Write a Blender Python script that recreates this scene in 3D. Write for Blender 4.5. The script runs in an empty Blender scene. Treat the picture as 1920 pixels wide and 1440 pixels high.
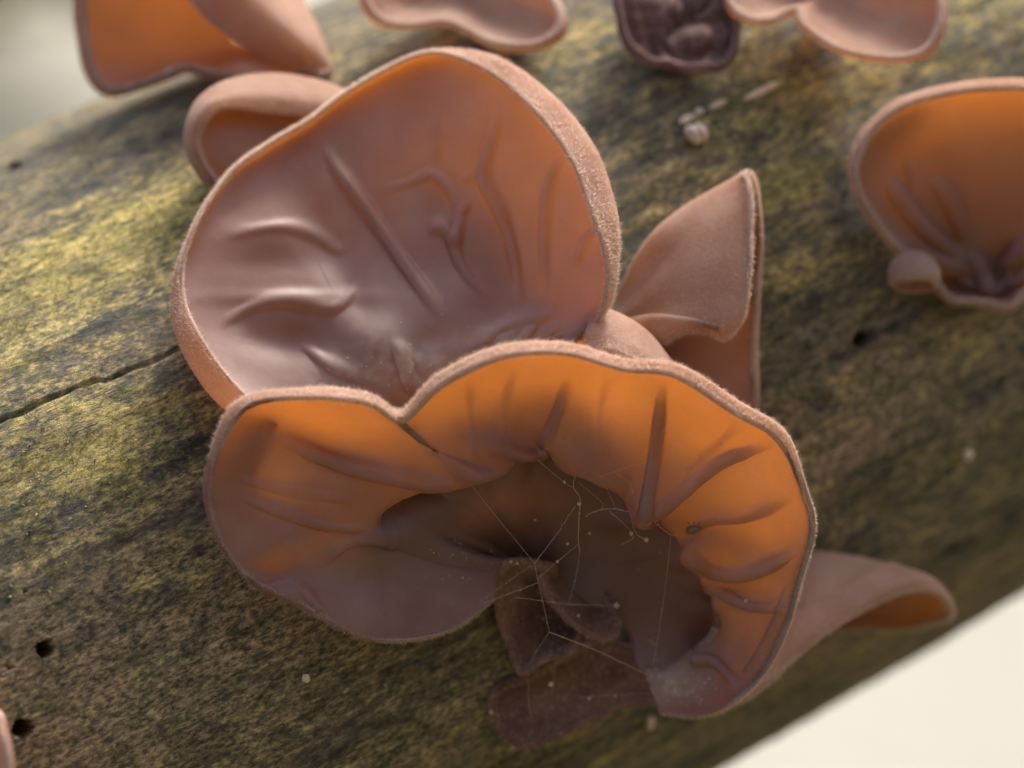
import bpy, math, random
import numpy as np
from mathutils import Vector

random.seed(7); rng = np.random.default_rng(11)
scene = bpy.context.scene
col = scene.collection

# ------------------------------------------------------------------ camera, sky, sun, exposure
PITCH = math.radians(22.0)           # the camera looks down a little
DIST, WIDTH = 0.40, 0.13             # metres to the log's front, picture width there
ORIGIN = np.array([0.0, 0.0, 0.45])
RIGHT = np.array([1.0, 0.0, 0.0])
FWD = np.array([0.0, math.cos(PITCH), -math.sin(PITCH)])
UP = np.array([0.0, math.sin(PITCH), math.cos(PITCH)])
cam_d = bpy.data.cameras.new('camera'); cam = bpy.data.objects.new('camera', cam_d); col.objects.link(cam)
cam.location = ORIGIN - FWD * DIST
cam.rotation_euler = (math.pi / 2 - PITCH, 0, 0)
cam_d.sensor_width = 36.0; cam_d.lens = 36.0 * DIST / WIDTH
cam_d.clip_start = 0.01; cam_d.clip_end = 500
cam_d.dof.use_dof = True; cam_d.dof.focus_distance = DIST - 0.017; cam_d.dof.aperture_fstop = 9.0
scene.camera = cam

SUN_EL, SUN_AZ = math.radians(50), math.radians(24)      # azimuth from +Y (behind the log), towards +X
sun_dir = Vector((math.sin(SUN_AZ) * math.cos(SUN_EL), math.cos(SUN_AZ) * math.cos(SUN_EL), math.sin(SUN_EL)))
sd = bpy.data.lights.new('sun', 'SUN'); sd.energy = 3.2; sd.angle = math.radians(14); sd.color = (1.0, 0.955, 0.89)
so = bpy.data.objects.new('sun', sd); col.objects.link(so); so.rotation_euler = sun_dir.to_track_quat('Z', 'Y').to_euler()
so.location = (0, 0, 3)
w = bpy.data.worlds.new('World'); scene.world = w; w.use_nodes = True
wn = w.node_tree.nodes; wl = w.node_tree.links
sky = wn.new('ShaderNodeTexSky'); sky.sky_type = 'NISHITA'; sky.sun_disc = False
sky.sun_elevation = SUN_EL; sky.sun_rotation = SUN_AZ; sky.air_density = 1.0; sky.dust_density = 5.0; sky.ozone_density = 1.0
wl.new(sky.outputs[0], wn['Background'].inputs[0]); wn['Background'].inputs[1].default_value = 0.15
scene.view_settings.view_transform = 'Standard'; scene.view_settings.look = 'None'
scene.view_settings.exposure = 0.98; scene.view_settings.gamma = 1.0
scene.render.engine = 'CYCLES'
scene.cycles.use_denoising = True
scene.cycles.max_bounces = 12; scene.cycles.diffuse_bounces = 6; scene.cycles.transmission_bounces = 8; scene.cycles.glossy_bounces = 3
scene.cycles.sample_clamp_indirect = 8.0

# ------------------------------------------------------------------ helpers
def pts(a):
    """rows of (x, y, depth): 1/1920ths of the 13 cm frame, centimetres behind the log's front line -> metres"""
    a = np.asarray(a, float); d = a[..., 2:3] / 100.0
    s = (DIST + d) / DIST * WIDTH / 1920.0
    return ORIGIN + (a[..., 0:1] - 960) * s * RIGHT + (720 - a[..., 1:2]) * s * UP + d * FWD

def flat(p):
    """metres -> the same (x, y, depth) frame"""
    q = p - ORIGIN; d = q @ FWD; s = (DIST + d) / DIST * WIDTH / 1920.0
    return np.stack([q @ RIGHT / s + 960, 720 - q @ UP / s, d * 100], -1)

def mesh_obj(name, verts, faces, mats, parent=None, smooth=True, face_mat=None, attrs=None, cols=None):
    me = bpy.data.meshes.new(name)
    verts = np.asarray(verts, np.float32)
    if isinstance(faces, np.ndarray):
        n, k = faces.shape
        me.vertices.add(len(verts)); me.vertices.foreach_set('co', verts.ravel())
        me.loops.add(n * k); me.loops.foreach_set('vertex_index', faces.astype(np.int32).ravel())
        me.polygons.add(n); me.polygons.foreach_set('loop_start', np.arange(0, n * k, k, dtype=np.int32))
        me.update(calc_edges=True); me.validate()
    else:
        me.from_pydata(verts.tolist(), [], faces)
    for m in (mats if isinstance(mats, (list, tuple)) else [mats]): me.materials.append(m)
    if face_mat is not None: me.polygons.foreach_set('material_index', np.asarray(face_mat, np.int32))
    if smooth: me.polygons.foreach_set('use_smooth', np.ones(len(me.polygons), bool))
    for k, v in (attrs or {}).items():
        v = np.asarray(v, np.float32)
        if v.ndim == 1:
            at = me.attributes.new(k, 'FLOAT', 'POINT'); at.data.foreach_set('value', v)
        else:
            at = me.attributes.new(k, 'FLOAT_VECTOR', 'POINT'); at.data.foreach_set('vector', v.ravel())
    o = bpy.data.objects.new(name, me); col.objects.link(o)
    if parent: o.parent = parent; o.matrix_parent_inverse = parent.matrix_world.inverted() if False else o.matrix_parent_inverse
    return o

def thing(name, label, cat, group=None):
    o = bpy.data.objects.new(name, None); col.objects.link(o); o.empty_display_size = 0.01
    o['label'] = label; o['category'] = cat
    if group: o['group'] = group
    return o

def crom(P, n, closed=False):
    """Catmull-Rom through P along axis 0, n samples"""
    P = np.asarray(P, float); k = len(P)
    if closed:
        t = np.arange(n) / n * k; Q = np.concatenate([P[-1:], P, P[:2]])
    else:
        t = np.linspace(0, k - 1, n); Q = np.concatenate([2 * P[:1] - P[1:2], P, 2 * P[-1:] - P[-2:-1]])
    i = np.minimum(t.astype(int), (k - 1) if closed else (k - 2)); f = (t - i).reshape((-1,) + (1,) * (P.ndim - 1))
    a, b, c, d = Q[i], Q[i + 1], Q[i + 2], Q[i + 3]
    return 0.5 * (2 * b + (c - a) * f + (2 * a - 5 * b + 4 * c - d) * f ** 2 + (3 * b - a - 3 * c + d) * f ** 3)

def wobble(p, scale, seed, octs=3):
    """smooth pseudo-noise, roughly -1..1; p in cm"""
    r = np.random.default_rng(seed); out = np.zeros(p.shape[:-1]); amp = 1.0; tot = 0
    for o in range(octs):
        acc = 0
        for _ in range(6):
            k = r.normal(size=3); k /= np.linalg.norm(k)
            acc = acc + np.sin(p @ (k * scale * (0.6 + 0.8 * r.random())) + r.random() * 6.28)
        out += amp * acc / 2.6; tot += amp; amp *= 0.5; scale *= 2.1
    return out / tot

def seg_dist(xy, poly):
    """distance of each xy to a polyline, and the position 0..1 along it"""
    poly = np.asarray(poly, float)[:, :2]; best = np.full(xy.shape[:-1], 1e9); pos = np.zeros(xy.shape[:-1])
    L = np.concatenate([[0], np.cumsum(np.linalg.norm(np.diff(poly, axis=0), axis=1))])
    for i in range(len(poly) - 1):
        a, b = poly[i], poly[i + 1]; v = b - a
        t = np.clip(((xy - a) @ v) / (v @ v), 0, 1); dd = np.linalg.norm(xy - a - t[..., None] * v, axis=-1)
        m = dd < best; best = np.where(m, dd, best); pos = np.where(m, (L[i] + t * (L[i + 1] - L[i])) / L[-1], pos)
    return best, pos

VW, VH = 0.62, 0.5
def seg_side(xy, poly):
    # as seg_dist, and which side of the line (positive: left of its direction as seen from the front)
    poly = np.asarray(poly, float)[:, :2]; best = np.full(xy.shape[:-1], 1e9); pos = np.zeros(xy.shape[:-1]); side = np.ones(xy.shape[:-1])
    L = np.concatenate([[0], np.cumsum(np.linalg.norm(np.diff(poly, axis=0), axis=1))])
    for i in range(len(poly) - 1):
        a, b = poly[i], poly[i + 1]; v = b - a; w_ = xy - a
        t = np.clip((w_ @ v) / (v @ v + 1e-9), 0, 1); dd = np.linalg.norm(w_ - t[..., None] * v, axis=-1)
        m = dd < best; best = np.where(m, dd, best); pos = np.where(m, (L[i] + t * (L[i + 1] - L[i])) / (L[-1] + 1e-9), pos)
        side = np.where(m, -np.sign(v[0] * w_[..., 1] - v[1] * w_[..., 0]), side)
    return best, pos, side

# ------------------------------------------------------------------ materials
def new_mat(name):
    m = bpy.data.materials.new(name); m.use_nodes = True
    nt = m.node_tree; nt.nodes.remove(nt.nodes['Principled BSDF']); return m, nt, nt.nodes['Material Output']

def N(nt, kind, **kw):
    n = nt.nodes.new('ShaderNode' + kind)
    for k, v in kw.items():
        if hasattr(n, k) and k not in n.inputs: setattr(n, k, v)
        else: n.inputs[k].default_value = v
    return n

def ramp(nt, src, stops, interp='LINEAR'):
    r = nt.nodes.new('ShaderNodeValToRGB'); r.color_ramp.interpolation = interp
    e = r.color_ramp.elements
    while len(e) < len(stops): e.new(0.5)
    for el, (p, c) in zip(e, stops): el.position = p; el.color = (*c, 1) if len(c) == 3 else c
    nt.links.new(src, r.inputs[0]); return r

def mixrgb(nt, fac, a, b, blend='MIX'):
    n = nt.nodes.new('ShaderNodeMix'); n.data_type = 'RGBA'; n.blend_type = blend
    for s, v in ((0, fac), (6, a), (7, b)):
        if hasattr(v, 'is_linked') or isinstance(v, bpy.types.NodeSocket): nt.links.new(v, n.inputs[s])
        else: n.inputs[s].default_value = v if s == 0 else (*v, 1)
    return n.outputs[2]

def math_n(nt, op, a, b=None, clamp=False):
    n = nt.nodes.new('ShaderNodeMath'); n.operation = op; n.use_clamp = clamp
    for i, v in enumerate((a, b)):
        if v is None: continue
        if isinstance(v, bpy.types.NodeSocket): nt.links.new(v, n.inputs[i])
        else: n.inputs[i].default_value = v
    return n.outputs[0]

def attr(nt, name):
    n = nt.nodes.new('ShaderNodeAttribute'); n.attribute_name = name; return n

def noise(nt, vec, scale, detail=3, rough=0.5, dist=0.0):
    n = nt.nodes.new('ShaderNodeTexNoise'); n.inputs['Scale'].default_value = scale; n.inputs['Detail'].default_value = detail
    n.inputs['Roughness'].default_value = rough; n.inputs['Distortion'].default_value = dist
    if vec is not None: nt.links.new(vec, n.inputs['Vector'])
    return n.outputs[0]

def fungus_inner(name, base=(0.38, 0.225, 0.185), dark=(0.26, 0.125, 0.095), trans=(0.95, 0.45, 0.11), tw=0.54, rough=0.50):
    m, nt, out = new_mat(name)
    co = N(nt, 'TexCoord').outputs['Object']
    n1 = noise(nt, co, 130, 4, 0.6); n2 = noise(nt, co, 900, 3, 0.6); n3 = noise(nt, co, 5200, 2, 0.5)
    c = mixrgb(nt, ramp(nt, n1, [(0.35, (0, 0, 0)), (0.7, (1, 1, 1))]).outputs[0], dark, base)
    sp = noise(nt, co, 2100, 2, .5); c = mixrgb(nt, math_n(nt, 'MULTIPLY', ramp(nt, sp, [(.66, (0,) * 3), (.74, (1,) * 3)]).outputs[0], .45), c, tuple(v * .3 for v in dark))
    lt = noise(nt, co, 3300, 2, .5); c = mixrgb(nt, math_n(nt, 'MULTIPLY', ramp(nt, lt, [(.68, (0,) * 3), (.75, (1,) * 3)]).outputs[0], .5), c, (.55, .42, .34))
    dust = attr(nt, 'dust').outputs['Fac']
    dm = math_n(nt, 'MULTIPLY', dust, ramp(nt, n2, [(0.3, (0.25,) * 3), (0.65, (1,) * 3)]).outputs[0])
    c = mixrgb(nt, math_n(nt, 'MULTIPLY', attr(nt, 'foot').outputs['Fac'], .9, True), c, (dark[0] * .38, dark[1] * .40, dark[2] * .50))  # flesh darkened towards the foot, painting the hollow's shade into its colour
    c = mixrgb(nt, dm, c, (0.50, 0.43, 0.35))
    bump = N(nt, 'Bump', Strength=0.12, Distance=0.0003); nt.links.new(math_n(nt, 'ADD', n2, math_n(nt, 'MULTIPLY', n3, 0.4)), bump.inputs['Height'])
    pr = N(nt, 'BsdfPrincipled', Roughness=rough); nt.links.new(c, pr.inputs['Base Color']); nt.links.new(bump.outputs[0], pr.inputs['Normal'])
    pr.inputs['Specular IOR Level'].default_value = 0.55
    rr = math_n(nt, 'ADD', math_n(nt, 'MULTIPLY', n2, 0.16), rough - 0.06); rr = math_n(nt, 'ADD', rr, math_n(nt, 'MULTIPLY', dm, 0.4)); nt.links.new(rr, pr.inputs['Roughness'])
    tr = N(nt, 'BsdfTranslucent')
    thick = attr(nt, 'thick').outputs['Fac']
    tc = mixrgb(nt, math_n(nt, 'MULTIPLY', thick, 0.75, True), trans, (0.42, 0.12, 0.05)); nt.links.new(tc, tr.inputs['Color'])
    f = math_n(nt, 'MULTIPLY', math_n(nt, 'SUBTRACT', 1.0, math_n(nt, 'MULTIPLY', thick, 0.72, True), True), tw)
    f = math_n(nt, 'MULTIPLY', f, math_n(nt, 'SUBTRACT', 1.0, math_n(nt, 'MULTIPLY', dm, 0.7)))
    f = math_n(nt, 'MULTIPLY', f, math_n(nt, 'ADD', .66, math_n(nt, 'MULTIPLY', noise(nt, co, 95, 5, .62, .6), .62)), True)
    mx = nt.nodes.new('ShaderNodeMixShader'); nt.links.new(f, mx.inputs[0]); nt.links.new(pr.outputs[0], mx.inputs[1]); nt.links.new(tr.outputs[0], mx.inputs[2])
    # the smooth skin keeps its full gloss over the translucent flesh
    gl = N(nt, 'BsdfGlossy'); nt.links.new(rr, gl.inputs['Roughness']); nt.links.new(bump.outputs[0], gl.inputs['Normal']); gl.inputs['Color'].default_value = (1, 1, 1, 1)
    fr = N(nt, 'Fresnel', IOR=1.55); nt.links.new(bump.outputs[0], fr.inputs['Normal'])
    m2 = nt.nodes.new('ShaderNodeMixShader'); nt.links.new(math_n(nt, 'MULTIPLY', math_n(nt, 'MULTIPLY', fr.outputs[0], f), 1.0), m2.inputs[0])
    nt.links.new(mx.outputs[0], m2.inputs[1]); nt.links.new(gl.outputs[0], m2.inputs[2]); nt.links.new(m2.outputs[0], out.inputs['Surface'])
    return m

def fungus_outer(name, base=(0.51, 0.375, 0.31), dark=(0.31, 0.185, 0.14), trans=(0.92, 0.60, 0.32), tw=0.45):
    m, nt, out = new_mat(name)
    co = N(nt, 'TexCoord').outputs['Object']
    n1 = noise(nt, co, 160, 4, 0.6); n2 = noise(nt, co, 3200, 3, 0.7)
    f1 = math_n(nt, 'ADD', math_n(nt, 'MULTIPLY', n1, 0.6), math_n(nt, 'MULTIPLY', n2, 0.5))
    c = mixrgb(nt, ramp(nt, f1, [(0.40, (0, 0, 0)), (0.68, (1, 1, 1))]).outputs[0], dark, base)
    lt = noise(nt, co, 2600, 2, .5); c = mixrgb(nt, math_n(nt, 'MULTIPLY', ramp(nt, lt, [(.6, (0,) * 3), (.7, (1,) * 3)]).outputs[0], .5), c, (.66, .52, .42))
    bump = N(nt, 'Bump', Strength=0.5, Distance=0.0004); nt.links.new(n2, bump.inputs['Height'])
    pr = N(nt, 'BsdfPrincipled', Roughness=0.85); nt.links.new(c, pr.inputs['Base Color']); nt.links.new(bump.outputs[0], pr.inputs['Normal'])
    pr.inputs['Specular IOR Level'].default_value = 0.15
    pr.inputs['Sheen Weight'].default_value = 0.55; pr.inputs['Sheen Roughness'].default_value = 0.35; pr.inputs['Sheen Tint'].default_value = (1.0, 0.88, 0.78, 1)
    tr = N(nt, 'BsdfTranslucent'); tr.inputs['Color'].default_value = (*trans, 1)
    thick = attr(nt, 'thick').outputs['Fac']
    f = math_n(nt, 'MULTIPLY', math_n(nt, 'SUBTRACT', 1.0, math_n(nt, 'MULTIPLY', thick, 0.6, True), True), tw)
    mx = nt.nodes.new('ShaderNodeMixShader'); nt.links.new(f, mx.inputs[0]); nt.links.new(pr.outputs[0], mx.inputs[1]); nt.links.new(tr.outputs[0], mx.inputs[2])
    nt.links.new(mx.outputs[0], out.inputs['Surface'])
    return m

M_IN = fungus_inner('fungus_lining'); M_OUT = fungus_outer('fungus_felt')
M_IN_DARK = fungus_inner('fungus_dark_lining', (0.12, 0.055, 0.045), (0.07, 0.028, 0.024), (0.5, 0.16, 0.06), 0.25, 0.45)  # darker, less translucent variant for the small lower ears
M_OUT_DARK = fungus_outer('fungus_dark_felt', (0.30, 0.17, 0.12), (0.09, 0.04, 0.03), (0.6, 0.22, 0.08), 0.3)
M_IN_DRY = fungus_inner('fungus_dry_lining', (0.26, 0.18, 0.175), (0.10, 0.055, 0.055), (0.45, 0.15, 0.08), 0.18, 0.32)
M_OUT_DRY = fungus_outer('fungus_dry_felt', (0.20, 0.11, 0.10), (0.08, 0.04, 0.035), (0.5, 0.18, 0.1), 0.2)

def plain(name, color, rough=0.7, var=0.3, scale=300, spec=0.3, trans=None):
    m, nt, out = new_mat(name)
    co = N(nt, 'TexCoord').outputs['Object']; n1 = noise(nt, co, scale, 4, 0.6)
    c = mixrgb(nt, ramp(nt, n1, [(0.3, (0, 0, 0)), (0.7, (1, 1, 1))]).outputs[0], tuple(v * (1 - var) for v in color), tuple(min(1, v * (1 + var)) for v in color))
    pr = N(nt, 'BsdfPrincipled', Roughness=rough); nt.links.new(c, pr.inputs['Base Color']); pr.inputs['Specular IOR Level'].default_value = spec
    if trans:
        tr = N(nt, 'BsdfTranslucent'); tr.inputs['Color'].default_value = (*trans, 1)
        mx = nt.nodes.new('ShaderNodeMixShader'); mx.inputs[0].default_value = 0.4
        nt.links.new(pr.outputs[0], mx.inputs[1]); nt.links.new(tr.outputs[0], mx.inputs[2]); nt.links.new(mx.outputs[0], out.inputs['Surface'])
    else: nt.links.new(pr.outputs[0], out.inputs['Surface'])
    return m

# ------------------------------------------------------------------ ground
def ground_mat():
    m, nt, out = new_mat('pale_ground'); co = N(nt, 'TexCoord').outputs['Object']
    n1 = noise(nt, co, 0.9, 5, 0.55); n2 = noise(nt, co, 30, 4, 0.6)
    c = ramp(nt, n1, [(0.3, (0.21, 0.20, 0.155)), (0.55, (0.285, 0.28, 0.24)), (0.75, (0.22, 0.225, 0.165))]).outputs[0]
    c = mixrgb(nt, math_n(nt, 'MULTIPLY', n2, 0.3), c, (0.2, 0.17, 0.12))
    lit = ramp(nt, noise(nt, co, 9, 5, .65), [(.35, (.035, .028, .015)), (.55, (.07, .06, .025)), (.7, (.11, .085, .045))]).outputs[0]
    c = mixrgb(nt, attr(nt, 'dim_litter').outputs['Fac'], c, lit)
    pr = N(nt, 'BsdfPrincipled', Roughness=0.95); nt.links.new(c, pr.inputs['Base Color'])
    b = N(nt, 'Bump', Strength=0.4, Distance=0.01); nt.links.new(n2, b.inputs['Height']); nt.links.new(b.outputs[0], pr.inputs['Normal'])
    nt.links.new(pr.outputs[0], out.inputs['Surface']); return m
g = np.concatenate([-np.geomspace(1.5, 150, 45)[::-1], np.linspace(-1.4, 2.4, 77), np.geomspace(2.5, 150, 40)])
gx, gy = np.meshgrid(g, g, indexing='ij'); r2 = np.hypot(gx, gy)
gz = 0.02 * wobble(np.stack([gx, gy, gx * 0], -1), 1.1, 3) * np.clip(r2 / 2, 0, 1) - 0.012 + 0.5 * wobble(np.stack([gx, gy, gx * 0], -1), 0.05, 4) * np.clip((r2 - 15) / 40, 0, 1)
shade_bank = np.clip((-gy - 0.6) / 2.6, 0, 1); gz = gz + 4.6 * shade_bank * shade_bank * (3 - 2 * shade_bank) * (1 + .12 * wobble(np.stack([gx, gy, gx * 0], -1), .5, 9)) * (.3 + .7 * np.clip((gx + 1.7) / 1.5, 0, 1) ** 1.5)  # added unseen bank behind the camera, shaped to block front sky light
k = len(g); idx = np.arange(k * k).reshape(k, k)
gf = np.stack([idx[:-1, :-1], idx[1:, :-1], idx[1:, 1:], idx[:-1, 1:]], -1).reshape(-1, 4)
go = mesh_obj('ground', np.stack([gx, gy, gz], -1).reshape(-1, 3), gf, ground_mat(), attrs={'dim_litter': np.clip((.62 - gy) / .2, 0, 1).ravel()}); go['kind'] = 'structure'  # unseen near ground darkened as litter to cut bounce light under the log

# ------------------------------------------------------------------ the log
LC = np.array([0.0, -0.0937, 6.267]); LA = np.array([1, 0.5005, 0.35]); LA = LA / np.linalg.norm(LA)
LR, LK = 6.267, 0.0026
Bm = np.stack([RIGHT, UP, FWD])                         # (right, up, depth) cm -> world m
def lw(q): return ORIGIN + (q / 100.0) @ Bm
E1 = np.cross(LA, [0, 0, -1.0]); E1 /= np.linalg.norm(E1)  # across the log, upwards in the picture
if E1[1] < 0: E1 = -E1
E2 = np.cross(LA, E1);  E2 = E2 if E2[2] < 0 else -E2      # towards the camera

def log_coords(px, py):
    """where the line of sight through (x, y) meets the smooth log: along (cm), angle, depth"""
    C = np.array([0, 0, -DIST * 100.0]); s = WIDTH * 100 / 1920
    r = np.array([(px - 960) * s, (720 - py) * s, DIST * 100]); lo = None
    for t in np.arange(0.85, 1.4, 0.0005):
        q = C + r * t; wv = q - LC; a = wv @ LA; rad = wv - a * LA
        if np.linalg.norm(rad) < LR * (1 - LK * a): return a, math.atan2(rad @ E2, rad @ E1), q[2]
    return None

HOLES = [(84, 1217, 13, .8), (41, 1366, 14, .8), (1613, 637, 13, .8), (1873, 718, 7, .4), (18, 1251, 4, .1), (45, 1110, 3, .1), (1785, 1030, 6, .2), (1515, 650, 4, .08)]
holes = [(*log_coords(x, y)[:2], r * 1.02 * WIDTH * 100 / 1920 , dp) for x, y, r, dp in HOLES]
CRACKS = [([(-20, 800), (40, 775), (120, 735), (180, 712), (200, 715), (255, 690), (345, 650)], 0.022, 0.10),
          ([(480, 1440), (560, 1395), (640, 1370)], 0.02, 0.03), ([(1190, 1395), (1300, 1335), (1400, 1290)], 0.025, 0.04),
          ([(400, 1235), (460, 1212)],   .02, .03), ([(260, 1290), (320, 1278)], .02, .03)]
cracks = []
for poly, wd, dp in CRACKS:
    pl = []
    for x, y in poly:
        c = log_coords(x, y)
        if c is None: c = log_coords(x, y + 10)
        pl.append((c[0], c[1] * LR))
    cracks.append((np.array(pl), wd, dp))

# rows along the log: fine in view, coarse beyond; columns round it: fine on the camera's side
along = np.concatenate([-np.geomspace(14, 140, 40)[::-1], np.linspace(-13.9, 13.9, 720), np.geomspace(14, 120, 36)])
ang_f = np.linspace(-0.35, math.pi + 0.35, 800); ang_b = np.linspace(math.pi + 0.35, 2 * math.pi - 0.35, 60)[1:-1]
ang = np.concatenate([ang_f, ang_b])
aa, th = np.meshgrid(along, ang, indexing='ij')
q0 = np.stack([np.cos(th) * 5, np.sin(th) * 5, aa], -1)
st = np.stack([np.cos(th) * 6, np.sin(th) * 6, aa * 0.28], -1)        # stretched along the grain
rad = LR * (1 - LK * np.clip(aa, -60, 60))
rad = rad + 0.07 * wobble(q0, 0.35, 21) * np.clip(np.abs(aa) / 10, 0.2, 1.5) + 0.030 * wobble(st, 1.5, 22, 4) + 0.016 * wobble(st, 6.0, 23, 3)
rad = rad + 0.007 * wobble(np.stack([np.cos(th) * 6, np.sin(th) * 6, aa * 0.5], -1), 22, 24, 3)
for (ha, ht, hr, hd) in holes:
    dd = np.hypot(aa - ha, (th - ht) * LR); ins = np.clip((hr * 1.12 - dd) / (hr * 0.28), 0, 1)
    rad = rad - hd * ins + 0.012 * np.exp(-((dd - hr * 1.3) / (hr * 0.3)) ** 2)
for pl, wd, dp in cracks:
    xy = np.stack([aa, th * LR], -1); xy = xy + 0.02 * np.stack([wobble(q0, 9, 5), wobble(q0, 9, 6)], -1)
    m = (np.abs(aa - pl[:, 0].mean()) < 5)
    dd, ps = seg_dist(xy[m], pl); prof = np.exp(-(dd / wd) ** 2) * np.clip(1.25 - ps, .15, 1) * (.75 + .25 * np.sin(ps * 40))
    rad[m] -= dp * prof - 0.02 * np.exp(-((dd - 2.6 * wd) / wd) ** 2) * .4
Q = LC + aa[..., None] * LA + rad[..., None] * (np.cos(th)[..., None] * E1 + np.sin(th)[..., None] * E2)
V = lw(Q); fx = flat(V.reshape(-1, 3)).reshape(V.shape)
# how mossy each place is: patches read off the log itself (along, round)
def patch(cx, cy, sx, sy, amp):
    dx, dy = fx[..., 0] - cx, fx[..., 1] - cy; c, s = math.cos(0.46), math.sin(0.46)
    u, v = dx * c - dy * s, dx * s + dy * c
    return amp * np.exp(-(u / sx) ** 2 - (v / sy) ** 2)
front = (np.sin(th) > -0.15)
moss = 0.17 + patch(120, 520, 330, 120, .75) + patch(320, 420, 200, 60, .35) + patch(60, 900, 260, 110, .45) + patch(230, 850, 170, 70, .3) + patch(150, 1120, 260, 60, .05) - patch(420, 1250, 460, 150, .14) \
    + patch(1480, 350, 120, 40, .5) + patch(1700, 90, 330, 90, .45) + patch(1300, 380, 300, 90, .2) + patch(560, 240, 230, 60, .15) + patch(1050, 120, 250, 70, .25) + patch(1450, 480, 160, 60, .15)
moss = np.where(front, moss, 0.25)
brown = 0.25 + patch(280, 1220, 560, 190, .9) + patch(1650, 720, 420, 120, .4) + patch(1500, 870, 300, 90, .3) + patch(700, 1400, 500, 120, .25) + patch(1750, 1150, 300, 60, .5)
nA, nT = aa.shape; idx = np.arange(nA * nT).reshape(nA, nT); nxt = np.roll(idx, -1, axis=1)
lf = np.stack([idx[:-1], nxt[:-1], nxt[1:], idx[1:]], -1).reshape(-1, 4)

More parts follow.
